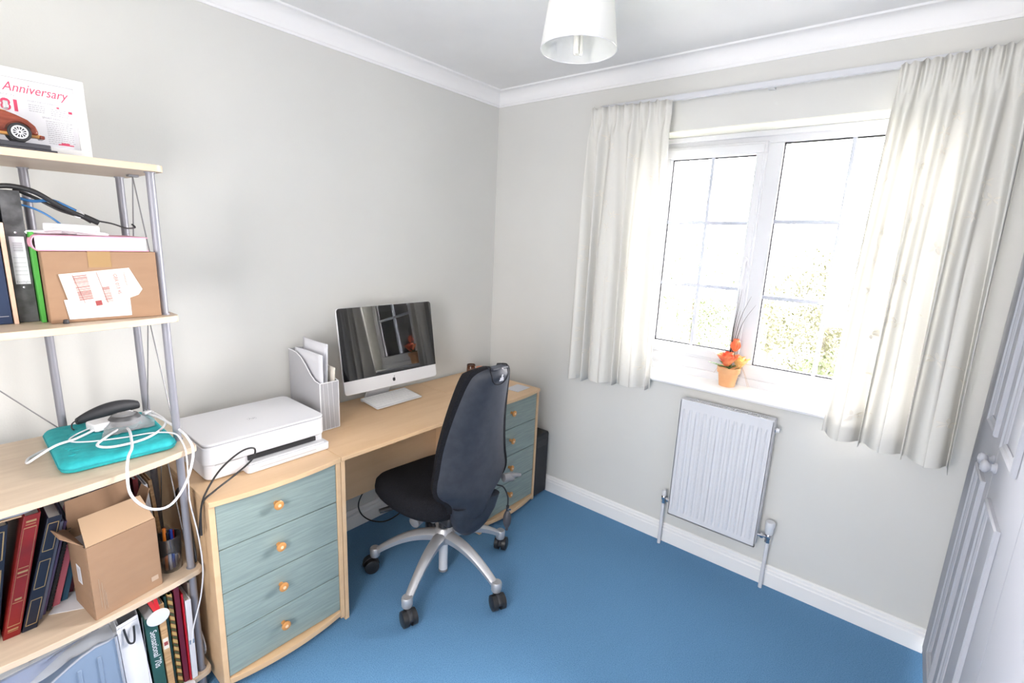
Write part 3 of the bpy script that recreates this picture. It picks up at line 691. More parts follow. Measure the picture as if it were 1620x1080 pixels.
# seat
def seatpt(ang, s_, z):
    c_, si = math.cos(ang), math.sin(ang); e = .62
    x = math.copysign(abs(c_)**e, c_); y = math.copysign(abs(si)**e, si)
    wx = .245*(1-.10*max(0, -y)); X = x*wx*s_; Y = .065+y*(.245 if y > 0 else .235)*s_
    droop = .028*max(0, y)**3*s_**2
    return Vector((X, Y, z-droop+.010*(abs(X)/.24)**2-(.012 if y < -.5 else 0)*0))
b = MB(); prof_ = [(.86, .385), (.95, .392), (1.0, .415), (1.005, .44), (.985, .468), (.93, .484), (.80, .492), (.55, .490), (.25, .486), (.02, .485)]
b.loft([[seatpt(2*PI*i/56, s_, z) for i in range(56)] for s_, z in prof_]); b.build('seat', M['fabric'], ch, smooth=True, local=True, auto=180)
b = MB(); b.loft([[seatpt(2*PI*i/56, s_, z) for i in range(56)] for s_, z in ((.55, .362), (.84, .375), (.90, .386), (.86, .392))]); b.build('seat_pan', M['black'], ch, smooth=True, local=True)
# back: outer shell and cushion as cross sections along the height
bz = [(.395, .085, -.205), (.410, .108, -.215), (.44, .122, -.224), (.475, .132, -.232), (.505, .155, -.236), (.535, .190, -.238), (.565, .207, -.237), (.60, .208, -.236), (.65, .198, -.236), (.73, .187, -.240), (.81, .173, -.252), (.89, .158, -.270), (.96, .144, -.289), (1.02, .130, -.307), (1.055, .116, -.319), (1.075, .098, -.326), (1.087, .070, -.330)]
_k = bz; bz = []
for i_ in range(len(_k)-1):
    a_, b_, c_, d_ = _k[max(i_-1, 0)], _k[i_], _k[i_+1], _k[min(i_+2, len(_k)-1)]
    for q_ in range(3):
        t_ = q_/3; bz.append(tuple(.5*((2*b_[n_])+(-a_[n_]+c_[n_])*t_+(2*a_[n_]-5*b_[n_]+4*c_[n_]-d_[n_])*t_*t_+(-a_[n_]+3*b_[n_]-3*c_[n_]+d_[n_])*t_**3) for n_ in range(3)))
bz.append(_k[-1]); bz.append((1.091, .045, -.332))
def lay(front, back, nm, m_, inset=0, zlo=0):
    b = MB(); rings = []
    for z, hw, yc in bz:
        if z < zlo: continue
        hw_ = hw-inset; ring = []
        fade = min(1, (1.091-z)/.05+.30)
        n = 24
        for i in range(n):   # outer side left->right
            u = -1+2*i/(n-1); e_ = (1-abs(u)**3.2)
            ring.append(Vector((u*hw_, yc+.045*abs(u)**2.2-back*e_*fade-back*.1, z)))
        for i in range(n):
            u = 1-2*i/(n-1); e_ = (1-abs(u)**7)
            ring.append(Vector((u*hw_*.985, yc+.045*abs(u)**2.2+front*e_*fade+.006, z)))
        rings.append(ring)
    b.loft(rings); return b.build(nm, m_, ch, smooth=True, local=True, auto=60)
lay(.012, .020, 'back_shell', M['shell'], .016)
lay(.088, -.012, 'back_cushion', M['fabric'], .0, .43)
b = MB(); b.loft([[Vector((x+.015, y, z)) for x, y in rrect(-w_, w_, y0_, y0_+t_, min(w_, t_)*.45)] for z, w_, y0_, t_ in ((.298, .03, -.185, .05), (.31, .055, -.195, .065), (.34, .085, -.21, .08), (.40, .115, -.225, .08), (.47, .125, -.235, .06))]); b.build('lower_back_cover', M['shell'], ch, smooth=True, auto=60, local=True)
b = MB(); b.box(-.03, .03, -.19, -.09, .335, .36); b.build('back_bar', M['black'], ch, bevel=.005, local=True)
# handle scoop & crest at the top of the shell
yt_, zt_ = -.350, 1.03
HM = frame((0, -.3355, 1.088), (1, 0, 0), (0, -.33, -1))
hp = [(-.045, -.016), (.045, -.016), (.041, .03), (.026, .054), (.0, .060), (-.026, .054), (-.041, .03)]
hm = []
for x, y in hp: hm.append((x, y))
b = MB()
def topback(x, z, off=0):
    import bisect
    zz = [q[0] for q in bz]; i = max(1, min(len(bz)-1, bisect.bisect(zz, z))); z0_, h0, y0_ = bz[i-1]; z1_, h1, y1_ = bz[i]
    t_ = (z-z0_)/(z1_-z0_); hw = h0+(h1-h0)*t_; yc = y0_+(y1_-y0_)*t_; u = min(1, abs(x)/hw); fade = min(1, (1.091-z)/.05+.30)
    return Vector((x, yc+.045*u**2.2-.020*(1-u**3.2)*fade-.002-off, z))
hl = [(-.046, 1.084), (-.044, 1.062), (-.038, 1.044), (-.026, 1.030), (-.012, 1.024), (.0, 1.0225), (.012, 1.024), (.026, 1.030), (.038, 1.044), (.044, 1.062), (.046, 1.084)]
b.tube([topback(x, z, .001) for x, z in hl], .0018, n=8)
b.tube([topback(-.046, 1.084, .001), Vector((-.044, -.325, 1.096)), Vector((-.042, -.30, 1.094))], .0022, n=8); b.tube([topback(.046, 1.084, .001), Vector((.044, -.325, 1.096)), Vector((.042, -.30, 1.094))], .0022, n=8)
b.build('handle_trim', M['fabric'], ch, smooth=True, local=True)
b = MB(); b.box(-.041, .041, -.338, -.296, 1.083, 1.092); b.build('handle_bar', M['shell'], ch, bevel=.0045, local=True)
b = MB()
CMx = frame(topback(0, 1.052, .0045), (1, 0, 0), (0, -.2, 1))
b.box(-.011, .011, -.012, -.007, 0, .002, CMx); b.box(-.009, -.003, -.007, .002, 0, .002, CMx); b.box(.003, .009, -.007, .002, 0, .002, CMx); b.box(-.003, .003, -.007, .009, 0, .002, CMx)
b.lathe([(0, 0), (.0035, 0), (.0035, .002), (0, .002)], m=CMx @ Matrix.Translation((0, .012, 0)), n=12); b.build('crest_logo', M['silverink'], ch, local=True)
# controls
b = MB(); b.cyl((-.10, .02, .345), (-.165, .00, .338), .027, .026, n=28); b.cyl((-.165, .00, .338), (-.170, -.002, .3375), .022, .014, n=28); kn = b.build('tension_knob', M['knobgrey'], ch, smooth=True, local=True)
b = MB(); b.cyl((-.07, .02, .345), (-.11, .02, .345), .010, n=12); b.build('knob_axle', M['black'], kn, smooth=True, local=True)
b = MB(); b.cyl((-.08, .12, .355), (-.20, .16, .345), .007, n=12); b.cyl((-.165, .15, .348), (-.235, .172, .342), .012, .011, n=16); b.build('height_lever', M['black'], ch, smooth=True, local=True)
b = MB(); b.cyl((.165, -.215, .525), (.212, -.225, .52), .019, .021, n=20); b.tube([(.20, -.228, .530), (.215, -.242, .534), (.232, -.262, .535)], lambda q: .012*(1-.35*q), n=10); b.build('back_height_knob', M['knobgrey'], ch, smooth=True, local=True)
b = MB(); b.tube([(.17, -.17, .47), (.205, -.18, .45), (.225, -.19, .40), (.228, -.19, .35)], .0035); b.cyl((.228, -.19, .352), (.228, -.19, .320), .007); pb = b.build('air_hose', M['black'], ch, smooth=True, local=True)
b = MB(); b.lathe([(.003, .33), (.010, .322), (.017, .305), (.020, .285), (.018, .262), (.012, .245), (.007, .238), (.007, .225), (0, .224)], (.228, -.19, 0), n=24); b.build('air_pump', M['pump'], pb, smooth=True, local=True)
b = MB(); b.cyl((.228, -.203, .338), (.228, -.208, .338), .005); b.cyl((.224, -.19, .335), (.232, -.19, .335), .0085, n=12); b.build('pump_valve', M['chrome'], pb, smooth=True, local=True)

# ---- cable on the floor beneath the desk
b = MB(); b.tube([(-1.02, -.19, .35), (-1.06, -.11, .27), (-1.09, -.075, .18), (-1.07, -.06, .10), (-1.02, -.07, .04), (-.95, -.09, .008), (-.88, -.10, .01), (-.82, -.09, .03), (-.80, -.06, .10), (-.80, -.06, .2), (-.78, -.1, .33)], .0035)
tag(b.build('hanging_cable', M['black'], smooth=True), 'black cable drooping under the desk by the skirting', 'cable')

# ================================================================== FLOWER POT
px_, py_ = .075, -1.512; zs_ = .9105
t = thing('potted_flowers', 'terracotta pot of orange silk tulips on the windowsill', 'potted plant', (px_, py_, zs_))
b = MB(); b.lathe([(0, 0), (.036, 0), (.037, .004), (.046, .066), (.052, .068), (.054, .095), (.049, .096), (.046, .085), (0, .083)], (px_, py_, zs_), n=40); b.build('pot', M['terra'], t, smooth=True, auto=35)
b = MB()
def petal(b, base, dirv, ln, wd, cup, upv=Vector((0, 0, 1))):
    dirv = dirv.normalized(); sd_ = dirv.cross(upv).normalized(); nr = sd_.cross(dirv)
    b.grid(lambda u, v: base+dirv*ln*v+sd_*(u-.5)*2*wd*math.sin(PI*(.08+.86*v))**.8+nr*(cup*(4*(u-.5)**2)*math.sin(PI*v)+cup*.9*v*v), 5, 7)
def flower(c_, r_, open_, n, m_, nm):
    b = MB()
    for ring, (op, kk) in enumerate(((open_, n), (open_*.45, n-1))):
        for k in range(kk):
            a_ = 2*PI*k/kk+ring*.5; petal(b, c_, Vector((math.cos(a_)*op, math.sin(a_)*op, 1)), r_*(1-.1*ring), r_*.36, r_*.16)
    return b.build(nm, m_, t, smooth=True, solid=.0008, auto=180)
def stem(b, pts, r0=.0016): b.tube(pts, lambda q: r0*(1-.6*q), n=6)
fl1 = Vector((px_-.03, py_+.005, zs_+.105)); flower(fl1, .080, 1.25, 7, M['petal'], 'open_tulip')
fl2 = Vector((px_, py_-.016, zs_+.178)); flower(fl2, .062, .34, 5, M['petal'], 'closed_tulip')
fl3 = Vector((px_+.005, py_-.045, zs_+.10)); flower(fl3, .066, 1.3, 6, M['petaly'], 'yellow_lily')
b = MB(); stem(b, [(px_, py_, zs_+.07), (px_-.02, py_, zs_+.105)], .003); stem(b, [(px_, py_, zs_+.07), (px_+.003, py_-.012, zs_+.13), tuple(fl2)], .003); stem(b, [(px_, py_, zs_+.07), tuple(fl3)], .003)
b.build('green_stem', M['leaf'], t, smooth=True)
b = MB()
for (a_, ln, w_, up_) in ((2.2, .09, .012, .25), (1.7, .10, .014, .15), (2.6, .08, .012, .6), (-1.2, .06, .012, .5), (3.4, .06, .014, .3)):
    petal(b, Vector((px_, py_, zs_+.088)), Vector((math.cos(a_), math.sin(a_), up_)), ln, w_, .004)
b.build('leaf', M['leaf'], t, smooth=True, solid=.0006, auto=180)
b = MB()
for (dy, dz, dx, bend) in ((-.010, .40, .0, .02), (.004, .40, .01, .03), (-.055, .37, .0, -.02), (-.075, .33, .02, -.035), (.035, .22, 0, .02), (-.02, .30, -.02, 0)):
    p0 = Vector((px_, py_+.0, zs_+.08)); b.tube([p0, p0+Vector((dx*.3, bend*.2+dy*.1, dz*.45)), p0+Vector((dx*.7, dy*.45, dz*.75)), p0+Vector((dx, dy, dz))], lambda q: .0022*(1-.8*q), n=5)
b.build('dark_grass_blade', M['twig'], t, smooth=True)
b = MB()
for (dy, dz, dx) in ((-.09, -.085, .02), (-.10, -.08, .01), (.06, -.03, -.02)):
    p0 = Vector((px_, py_, zs_+.09)); b.tube([p0, p0+Vector((dx, dy*.5, .02)), p0+Vector((dx*1.5, dy*1.0, dz))], .0007, n=4)
b.build('trailing_wire', M['tan'], t)

# ================================================================== SHELVING UNIT
sx1 = -1.947; SXL = -2.78
shz = [1.732, 1.318, .926, .480, .085]     # top surfaces
un = thing('shelving_unit', 'maple shelf unit on grey tubular metal poles at the left', 'shelving unit', ((sx1+SXL)/2, -.32, 0))
yb_ = [-.13, -.13, -.17, -.13, -.13]; yfr = [-.510, -.520, -.565, -.505, -.50]; yfl = [-.50, -.570, -.645, -.555, -.54]
for z, y0_, ya, yb2 in zip(shz, yb_, yfr, yfl):
    P = []
    r_ = .03
    xm = -2.36
    pts = [(SXL, y0_), (sx1-r_*.3, y0_), (sx1, y0_-r_*.3)]
    for k in range(5):
        t_ = k/4*PI/2; pts.append((sx1-.022+.022*math.cos(t_), ya+.02-.02*math.sin(t_)))
    for k in range(1, 13):
        q = k/12; x = sx1-.022+(SXL-sx1+.022)*q; s_ = math.sin(PI*q)**.8 if q < .5 else 1
        yy = ya+(yb2-ya)*math.sin(min(1, (sx1-x)/.42)*PI/2) if x > xm-.001 else yb2+(ya-yb2)*(1-math.sin(min(1, (x-SXL)/.42)*PI/2))
        pts.append((x, yy))
    MB().prism(pts[::-1], z-.018, z).build('shelf', M['shelfwood'], un, bevel=.0012)
pf, pbk = -.475, -.165
poles = [(-1.973, pf), (-1.973, pbk), (-2.19, pbk), (-2.75, pf), (-2.75, pbk)]
for x, y in poles:
    b = MB()
    for i in range(4):
        z1_, z0_ = shz[i]-.018, shz[i+1]
        b.cyl((x, y, z0_), (x, y, z1_), .0105, n=18)
    b.cyl((x, y, .0), (x, y, shz[4]-.018), .0105, n=18)
    pl = b.build('pole', M['pole'], un, smooth=True)
    b = MB()
    for i in range(4):
        b.cyl((x, y, shz[i]-.021), (x, y, shz[i]-.018), .0135, n=18); b.cyl((x, y, shz[i+1]), (x, y, shz[i+1]+.003), .0135, n=18)
    b.build('collar', M['pole'], pl, smooth=True)
for i in range(4):
    zt_, zb_ = shz[i]-.022, shz[i+1]+.012
    for ye in (pf, pbk):
        MB().cyl((-1.973, -.31, zt_), (-1.973, ye+(.012 if ye == pf else -.012), zb_), .0018, n=8).build('brace_rod', M['rod'], un, smooth=True)
    MB().box(-1.985, -1.961, -.325, -.295, zt_-.002, zt_+.004).build('brace_plate', M['rod'], un)
for i in range(3):
    zt_, zb_ = shz[i]-.022, shz[i+1]+.012
    MB().cyl((-2.47, pbk, zt_), (-2.20, pbk, zb_), .0018, n=8).build('brace_rod', M['rod'], un, smooth=True)

# ---- shelf 1: frame, model car
Z1 = shz[0]
fr = thing('picture_frame', 'white framed anniversary print on the top shelf', 'picture frame', (-2.27, -.39, Z1))
fx_l, fx_r, fz = -2.50, -2.078, 1.926
lean = math.radians(2); FR = frame((0, -.398, Z1+.0005), (1, 0, 0), (0, math.sin(lean), math.cos(lean)))
fh = fz-Z1; fw_ = .022
b = MB()
b.box(fx_l, fx_r, 0, fw_, -.012, .006, FR); b.box(fx_l, fx_r, fh-fw_, fh, -.012, .006, FR); b.box(fx_l, fx_l+fw_, fw_, fh-fw_, -.012, .006, FR); b.box(fx_r-fw_, fx_r, fw_, fh-fw_, -.012, .006, FR)
b.build('frame', M['framew'], fr, bevel=.001)
MB().box(fx_l+fw_, fx_r-fw_, fw_, fh-fw_, -.010, -.002, FR).build('print', M['paper'], fr)
def FT(x, y): return FR @ Matrix.Translation((x, y, -.0018))
b = MB(); text_into(b, 'Ruby Anniversary', .030, FT(-2.286, .142), shear=.35, align='LEFT', ext=.0001, sx=.80)
text_into(b, '1981', .035, FT(-2.272, .098), bold=.0015, sx=1.0, ext=.0001)
b.box(-2.142, -2.112, .030, .033, -.0019, -.0016, FR); b.box(-2.136, -2.120, .033, .036, -.0019, -.0016, FR)
for (x, y, w_) in ((-2.136, .118, .005), (-2.114, .110, .007)): b.box(x, x+w_, y, y+w_*.8, -.0019, -.0016, FR)
b.build('red_lettering', M['redink'], fr, normals=False)
b = MB(); text_into(b, 'TRAVEL BACK IN...', .0075, FT(-2.268, .130), ext=.0001); text_into(b, 'WHAT DID IT COST?', .0058, FT(-2.190, .124), ext=.0001); text_into(b, 'SPORT HEADLINES', .0062, FT(-2.166, .090), ext=.0001)
rr = random.Random(2)
for (x0, y0_, n, wmx) in ((-2.188, .117, 4, .030), (-2.148, .114, 4, .032), (-2.160, .084, 12, .050)):
    for k in range(n):
        y_ = y0_-k*.0048; x_ = x0
        while x_ < x0+wmx*rr.uniform(.85, 1):
            w_ = rr.uniform(.002, .006); b.box(x_, x_+w_, y_, y_+.0014, -.0019, -.0017, FR); x_ += w_+.0012
b.build('small_print', M['greyink'], fr, normals=False)
car = thing('model_car', 'red-brown wooden vintage model car on a dark plinth', 'model car', (-2.26, -.45, Z1))
MB().prism([(-2.36, -.485), (-2.160, -.485), (-2.153, -.43), (-2.36, -.43)], Z1+.0005, Z1+.006).build('plinth', M['plinth'], car, bevel=.001)
MB().prism([(-2.36, -.48), (-2.170, -.48), (-2.164, -.435), (-2.36, -.435)], Z1+.006, Z1+.018).build('plinth', M['plinth'], car, bevel=.002)
YM = Matrix(((1, 0, 0, 0), (0, 0, 1, 0), (0, 1, 0, 0), (0, 0, 0, 1)))   # poly (x,z) extruded in y
zc_ = Z1+.018
body = [(-2.36, .026), (-2.36, .060), (-2.30, .060), (-2.27, .066), (-2.240, .066), (-2.222, .060), (-2.204, .052), (-2.192, .040), (-2.188, .028), (-2.188, .020), (-2.36, .020)]
MB().prism([(x, z+zc_) for x, z in body], -.475, -.442, YM).build('car_body', M['carwood'], car, bevel=.004)
MB().prism([(-2.36, .056+zc_), (-2.36, .072+zc_), (-2.27, .074+zc_), (-2.235, .066+zc_), (-2.238, .058+zc_)], -.471, -.446, YM).build('car_bonnet', M['carwood2'], car, bevel=.003)
for yy in (-.481, -.442):
    b = MB(); rg = []
    for k in range(9):
        t_ = math.radians(170-k*18); rg.append([Vector((-2.222+.026*math.cos(t_)*s_, yy+o_, zc_+.020+.027*math.sin(t_)*s_)) for s_, o_ in ((.93, 0), (1.08, 0), (1.08, .008), (.93, .008))])
    b.loft(rg); b.build('mudguard', M['carwood'], car, smooth=True, auto=40)
MB().box(-2.36, -2.182, -.470, -.447, zc_+.014, zc_+.022).build('running_board', M['carwood2'], car, bevel=.002)
MB().box(-2.187, -2.178, -.478, -.44, zc_+.012, zc_+.020).build('bumper', M['carwood'], car, bevel=.002)
for (x, yy) in ((-2.222, -.484), (-2.222, -.434), (-2.33, -.484), (-2.33, -.434)):
    wh = MB().cyl((x, yy-.004, zc_+.0205), (x, yy+.006, zc_+.0205), .0205, n=36).build('wheel', M['tyre'], car, bevel=.002)
    b = MB(); cc = Vector((x, yy-.0047, zc_+.0205))
    for k in range(36):
        a0, a1 = k*PI/18, (k+1)*PI/18; b.face([cc+Vector((r*math.cos(q), 0, r*math.sin(q))) for r, q in ((.0115, a0), (.0145, a0), (.0145, a1), (.0115, a1))])
    for k in range(12):
        a0 = k*PI/6; d_ = Vector((math.cos(a0), 0, math.sin(a0))); e_ = Vector((-d_.z, 0, d_.x))*.0008; b.face([cc+d_*.002-e_, cc+d_*.012-e_, cc+d_*.012+e_, cc+d_*.002+e_])
    b.build('wheel_rim', M['paper'], wh, normals=False, solid=.0006)
MB().box(-2.240, -2.232, -.47, -.447, zc_+.072, zc_+.088).build('windscreen_frame', M['steel'], car, bevel=.001)

# ---- shelf 2
Z2 = shz[1]
def book(name, label, cat, x0, x1, y0, y1, z0, h_, cover, pages=None, lean=0, grp=None, spine_front=True, deco=None):
    """upright book/binder: spine faces the room (-y); lean = x shift at the top"""
    t = thing(name, label, cat, ((x0+x1)/2, (y0+y1)/2, z0), group=grp)
    Mx = Matrix(((1, 0, lean/h_, x0), (0, 1, 0, y0), (0, 0, 1, z0), (0, 0, 0, 1))) if lean else Matrix.Translation((x0, y0, z0))
    w_ = x1-x0; d_ = y1-y0; c_ = min(.003, w_*.2)
    b = MB(); b.box(0, w_, 0, c_, .0005, h_, Mx); b.box(0, c_, c_, d_, .0005, h_, Mx); b.box(w_-c_, w_, c_, d_, .0005, h_, Mx)
    b.build('cover', cover, t, bevel=min(.0012, c_*.4))
    if pages: MB().box(c_, w_-c_, c_, d_-.004, .004, h_-.005, Mx).build('pages', pages, t)
    if deco: deco(t, Mx, w_, d_, h_)
    return t
def spine_deco(m_, bars, names='spine_tooling'):
    def f(t, Mx, w_, d_, h_):
        b = MB()
        for (u0, u1, v0, v1) in bars: b.box(w_*u0, w_*u1, -.0006, .0002, h_*v0, h_*v1, Mx)
        b.build(names, m_, t)
    return f
def frame_bars(v0, v1, t_=.05): return [(.12, .88, v0, v0+.006), (.12, .88, v1-.006, v1), (.12, .12+t_, v0, v1), (.88-t_, .88, v0, v1)]
book('ring_binder', 'blue ring binder at the left end of the second shelf', 'binder', -2.335, -2.282, -.445, -.19, Z2, .315, M['navy'], M['paper'], 0, deco=spine_deco(M['silverink'], [(.2, .9, .06, .065)]))
book('folder', 'thin peach folder standing between blue and black files', 'folder', -2.280, -2.272, -.455, -.20, Z2, .245, M['peach'], None, -.0)
def lev(t, Mx, w_, d_, h_):
    MB().box(w_*.14, w_*.86, -.0008, 0, h_*.30, h_*.66, Mx).build('spine_label', M['paper'], t)
    b = MB()
    for k in range(12): b.box(w_*.28, w_*.74, -.0011, -.0007, h_*(.545+.006*k), h_*(.545+.006*k+(.004 if k % 3 else .002)), Mx)
    for v in (.50, .46, .43, .40, .37): b.box(w_*.2, w_*.8, -.0010, -.0007, h_*v, h_*(v+.003), Mx)
    text_into(b, 'Eastlight', .0075, Mx @ frame((w_*.18, -.0009, h_*.31), (1, 0, 0), (0, 0, 1)), ext=.0001); b.build('label_print', M['greyink'], t, normals=False)
    for v in (.275, .69): MB().lathe([(0, 0), (.003, 0), (.0025, .0015), (0, .002)], m=Mx @ frame((w_*.5, 0, h_*v), (1, 0, 0), (0, 0, 1)), n=12).build('rivet', M['steel'], t)
book('lever_arch_file', 'black marbled lever arch file with a white barcode label', 'file', -2.270, -2.233, -.435, -.16, Z2, .322, M['marble'], M['paper'], 0, deco=lev)
book('book', 'slim bright green book beside the parcel box', 'book', -2.2315, -2.2225, -.462, -.28, Z2, .225, M['greenb'], None)
bx = thing('parcel_box', 'taped cardboard parcel with white labels on the second shelf', 'box', (-2.10, -.42, Z2))
MB().box(-2.220, -1.986, -.498, -.30, Z2+.0005, Z2+.180).build('carton', M['card'], bx, bevel=.002)
MB().box(-2.133, -2.086, -.4988, -.4975, Z2+.140, Z2+.180).build('parcel_tape', M['tape'], bx)
MB().box(-2.133, -2.086, -.4988, -.30, Z2+.1798, Z2+.1808).build('parcel_tape', M['tape'], bx)
LB = frame((-2.190, -.4988, Z2+.004), (1, 0, 0), (0, 0, 1))
MB().prism([(.006, .005), (.135, .005), (.135, .055), (.0, .055)], 0, .0006, LB).build('address_label', M['paper'], bx)
pp = [(-.004, .120), (.14, .134), (.165, .075), (.155, .060), (.10, .040), (.045, .030), (.010, .040), (.004, .075)]
lb2 = MB().prism(pp, .0006, .0012, LB).build('delivery_label', mat('cream_label', (.60, .53, .475), .8), bx)
b = MB(); rb = random.Random(5)
def rotb(x, y, w_, h_, an=-.12): return LB @ Matrix.Translation((x, y, .0012)) @ Matrix.Rotation(an, 4, 'Z'), w_, h_
for (x, y, n, w_, st) in ((.030, .052, 22, .028, .0029), (.083, .045, 14, .015, .0029)):
    m_ = LB @ Matrix.Translation((x, y, .0012)) @ Matrix.Rotation(.13, 4, 'Z')
    for k in range(n): b.box(0, w_, k*st, k*st+st*rb.choice((.3, .45, .6)), 0, .0003, m_)
for (x0, y0_, x1_, y1_) in ((.022, .118, .040, .045), (.070, .123, .087, .042)):
    m_ = frame(LB @ Vector((x0, y0_, .0013)), (LB.to_3x3() @ Vector((x1_-x0, y1_-y0_, 0))), LB.to_3x3() @ Vector((1, 0, 0))); b.box(0, math.hypot(x1_-x0, y1_-y0_), -.0004, .0004, -.0002, .0002, m_)
m_ = LB @ Matrix.Translation((.104, .118, .0012)) @ Matrix.Rotation(-1.45, 4, 'Z')
text_into(b, 'GBR 013 45', .011, m_, ext=.0001); text_into(b, 'tracked parcel', .006, m_ @ Matrix.Translation((.0, .022, 0)), ext=.0001)
b.build('label_print', M['maroon'], lb2, normals=False)
b = MB(); m_ = LB @ Matrix.Translation((.062, .036, .0012)) @ Matrix.Rotation(.12, 4, 'Z'); b.box(0, .013, 0, .013, 0, .0004, m_); b.build('label_square', M['maroon'], lb2)
b = MB(); text_into(b, 'PPL', .010, LB @ Matrix.Translation((.030, .020, .0007)), ext=.0001); text_into(b, '6kg', .009, LB @ Matrix.Translation((.092, .020, .0007)), ext=.0001)
for k in range(14): b.box(.02+k*.007, .0255+k*.007, .009, .0102, .0006, .0009, LB)
b.build('address_print', M['greyink'], bx, normals=False)
bk = thing('photo_album', 'thick pink edged white book lying on the parcel box', 'book', (-2.11, -.42, Z2+.181))
zb_ = Z2+.1812
b = MB(); b.box(-2.226, -1.999, -.495, -.31, zb_, zb_+.003); b.box(-2.226, -1.999, -.495, -.31, zb_+.035, zb_+.038); b.loft([[Vector((-2.222-.012*math.sin(q)*s_, y, zb_+.019-.019*math.cos(q)*s_)) for q in [k*PI/10 for k in range(11)] for s_ in (1,)]+[Vector((-2.222-.012*math.sin(q)*.8, y, zb_+.019-.019*math.cos(q)*.86)) for q in [k*PI/10 for k in range(10, -1, -1)]] for y in (-.495, -.31)]); b.build('cover', M['pink'], bk, bevel=.0008)
MB().box(-2.226, -2.004, -.492, -.314, zb_+.003, zb_+.035).build('pages', M['paper'], bk)
zk = zb_+.0385
t = thing('power_adapter', 'white plastic power strip lying on the pink book', 'adapter', (-2.14, -.44, zk))
MB().box(-.055, .055, -.018, .018, .0005, .027, Matrix.Translation((-2.145, -.425, zk)) @ Matrix.Rotation(-.12, 4, 'Z') @ Matrix.Rotation(.04, 4, 'Y')).build('housing', M['white'], t, bevel=.004)
b = MB(); b.tube([(-2.20, -.45, zk+.010), (-2.17, -.466, zk+.014), (-2.12, -.47, zk+.008), (-2.085, -.468, zk+.005)], .004); b.tube([(-2.235, -.43, zk+.004), (-2.20, -.445, zk+.006), (-2.17, -.455, zk+.008)], .005); b.build('lead', M['white'], t, smooth=True)
t = MB().box(-.032, .032, -.007, .007, 0, .006, Matrix.Translation((-2.110, -.462, zk+.0005)) @ Matrix.Rotation(-.25, 4, 'Z')).build('plug_insert', M['white'], bevel=.002); tag(t, 'narrow white plastic clip in front of the power strip', 'adapter')
b = MB(); b.tube([(-2.36, -.40, 1.643), (-2.29, -.41, 1.645), (-2.245, -.42, 1.650), (-2.205, -.425, 1.640), (-2.165, -.42, 1.612), (-2.13, -.415, 1.592), (-2.105, -.41, 1.580)], lambda q: .0062 if q < .9 else .0052, n=10)
b.tube([(-2.24, -.40, 1.645), (-2.20, -.40, 1.625), (-2.16, -.405, 1.600), (-2.12, -.41, 1.585), (-2.10, -.41, 1.572)], .004, n=8)
b.tube([(-2.10, -.41, 1.578), (-2.06, -.42, 1.571), (-2.03, -.43, 1.560), (-2.012, -.44, 1.563), (-2.016, -.43, 1.571)], .0022, n=6)
b.cyl((-2.115, -.411, 1.587), (-2.085, -.412, 1.571), .0075, n=12)
cbl = b.build('cable_bundle', M['black'], smooth=True); tag(cbl, 'bundle of black cables arching over the files to the pink book', 'cable')
b = MB(); b.tube([(-2.248, -.405, 1.628), (-2.21, -.407, 1.618), (-2.17, -.408, 1.622), (-2.14, -.41, 1.602), (-2.125, -.41, 1.590)], .0038, n=8); b.cyl((-2.165, -.412, 1.618), (-2.130, -.412, 1.598), .006, n=10); b.tube([(-2.248, -.41, 1.612), (-2.22, -.41, 1.604), (-2.20, -.41, 1.595), (-2.18, -.415, 1.580), (-2.165, -.42, zk+.027)], .0025, n=8)
tag(b.build('network_cable', M['blue'], smooth=True), 'blue network cable tangled with the black cable bundle', 'cable')
b = MB(); b.tube([(-2.125+.009*math.cos(q), -.411+.009*math.sin(q)*.6, 1.592+.009*math.sin(q)) for q in [k*PI/6 for k in range(13)]], .0016, n=6); b.build('cable_tie', M['white'], cbl)
t = MB().lathe([(0, 0), (.006, 0), (.0065, .003), (.005, .010), (0, .011)], (-2.193, -.507, Z2+.0005), n=14).build('rubber_stopper', M['blackm'], smooth=True); tag(t, 'tiny black rubber stopper at the front corner of the parcel box', 'stopper')

# ---- shelf 3
Z3 = shz[2]
sl = thing('laptop_sleeve', 'teal embossed laptop sleeve lying on the middle shelf', 'laptop sleeve', (-2.11, -.37, Z3))
SM = frame((-2.250, -.540, Z3+.0005), (.9996, -.025, 0), (.025, .9996, 0))
b = MB(); rings = []
for z_, s_ in ((0, .93), (.004, .985), (.012, 1.0), (.020, .99), (.026, .955), (.029, .88), (.030, .5), (.030, .02)):
    rings.append([SM @ Vector((.130+(x-.130)*s_, .175+(y-.175)*s_, z_)) for x, y in rrect(0, .260, 0, .35, .032, 6)])
b.loft(rings); b.build('sleeve_body', M['teal'], sl, smooth=True, auto=60)
b = MB(); b.tube([SM @ Vector((x, y, .0135)) for x, y in rrect(-.0005, .2605, -.0005, .3505, .032, 6)], .0016, n=6, smooth=False); b.build('zip', mat('dark_teal_zip', (.008, .26, .30), .6), sl)
b = MB(); rl = random.Random(8)                            # embossed scrolls
for i in range(40):
    cx_, cy_ = rl.uniform(.03, .235), rl.uniform(.03, .32); r_ = rl.uniform(.006, .014); a0 = rl.uniform(0, 6)
    b.tube([SM @ Vector((cx_+r_*(1-.06*k)*math.cos(a0+k*.6), cy_+r_*(1-.06*k)*math.sin(a0+k*.6), .0298)) for k in range(9)], .0009, n=5, smooth=False)
b.build('embossing', M['teal'], sl, smooth=True)
zs3 = Z3+.0315
po = thing('glasses_pouch', 'soft black zipped pouch at the back of the teal sleeve', 'pouch', (-2.08, -.20, zs3))
b = MB(); A = Vector((-2.165, -.225, zs3+.020)); B_ = Vector((-1.998, -.178, zs3+.028)); n = 14
for_r = []
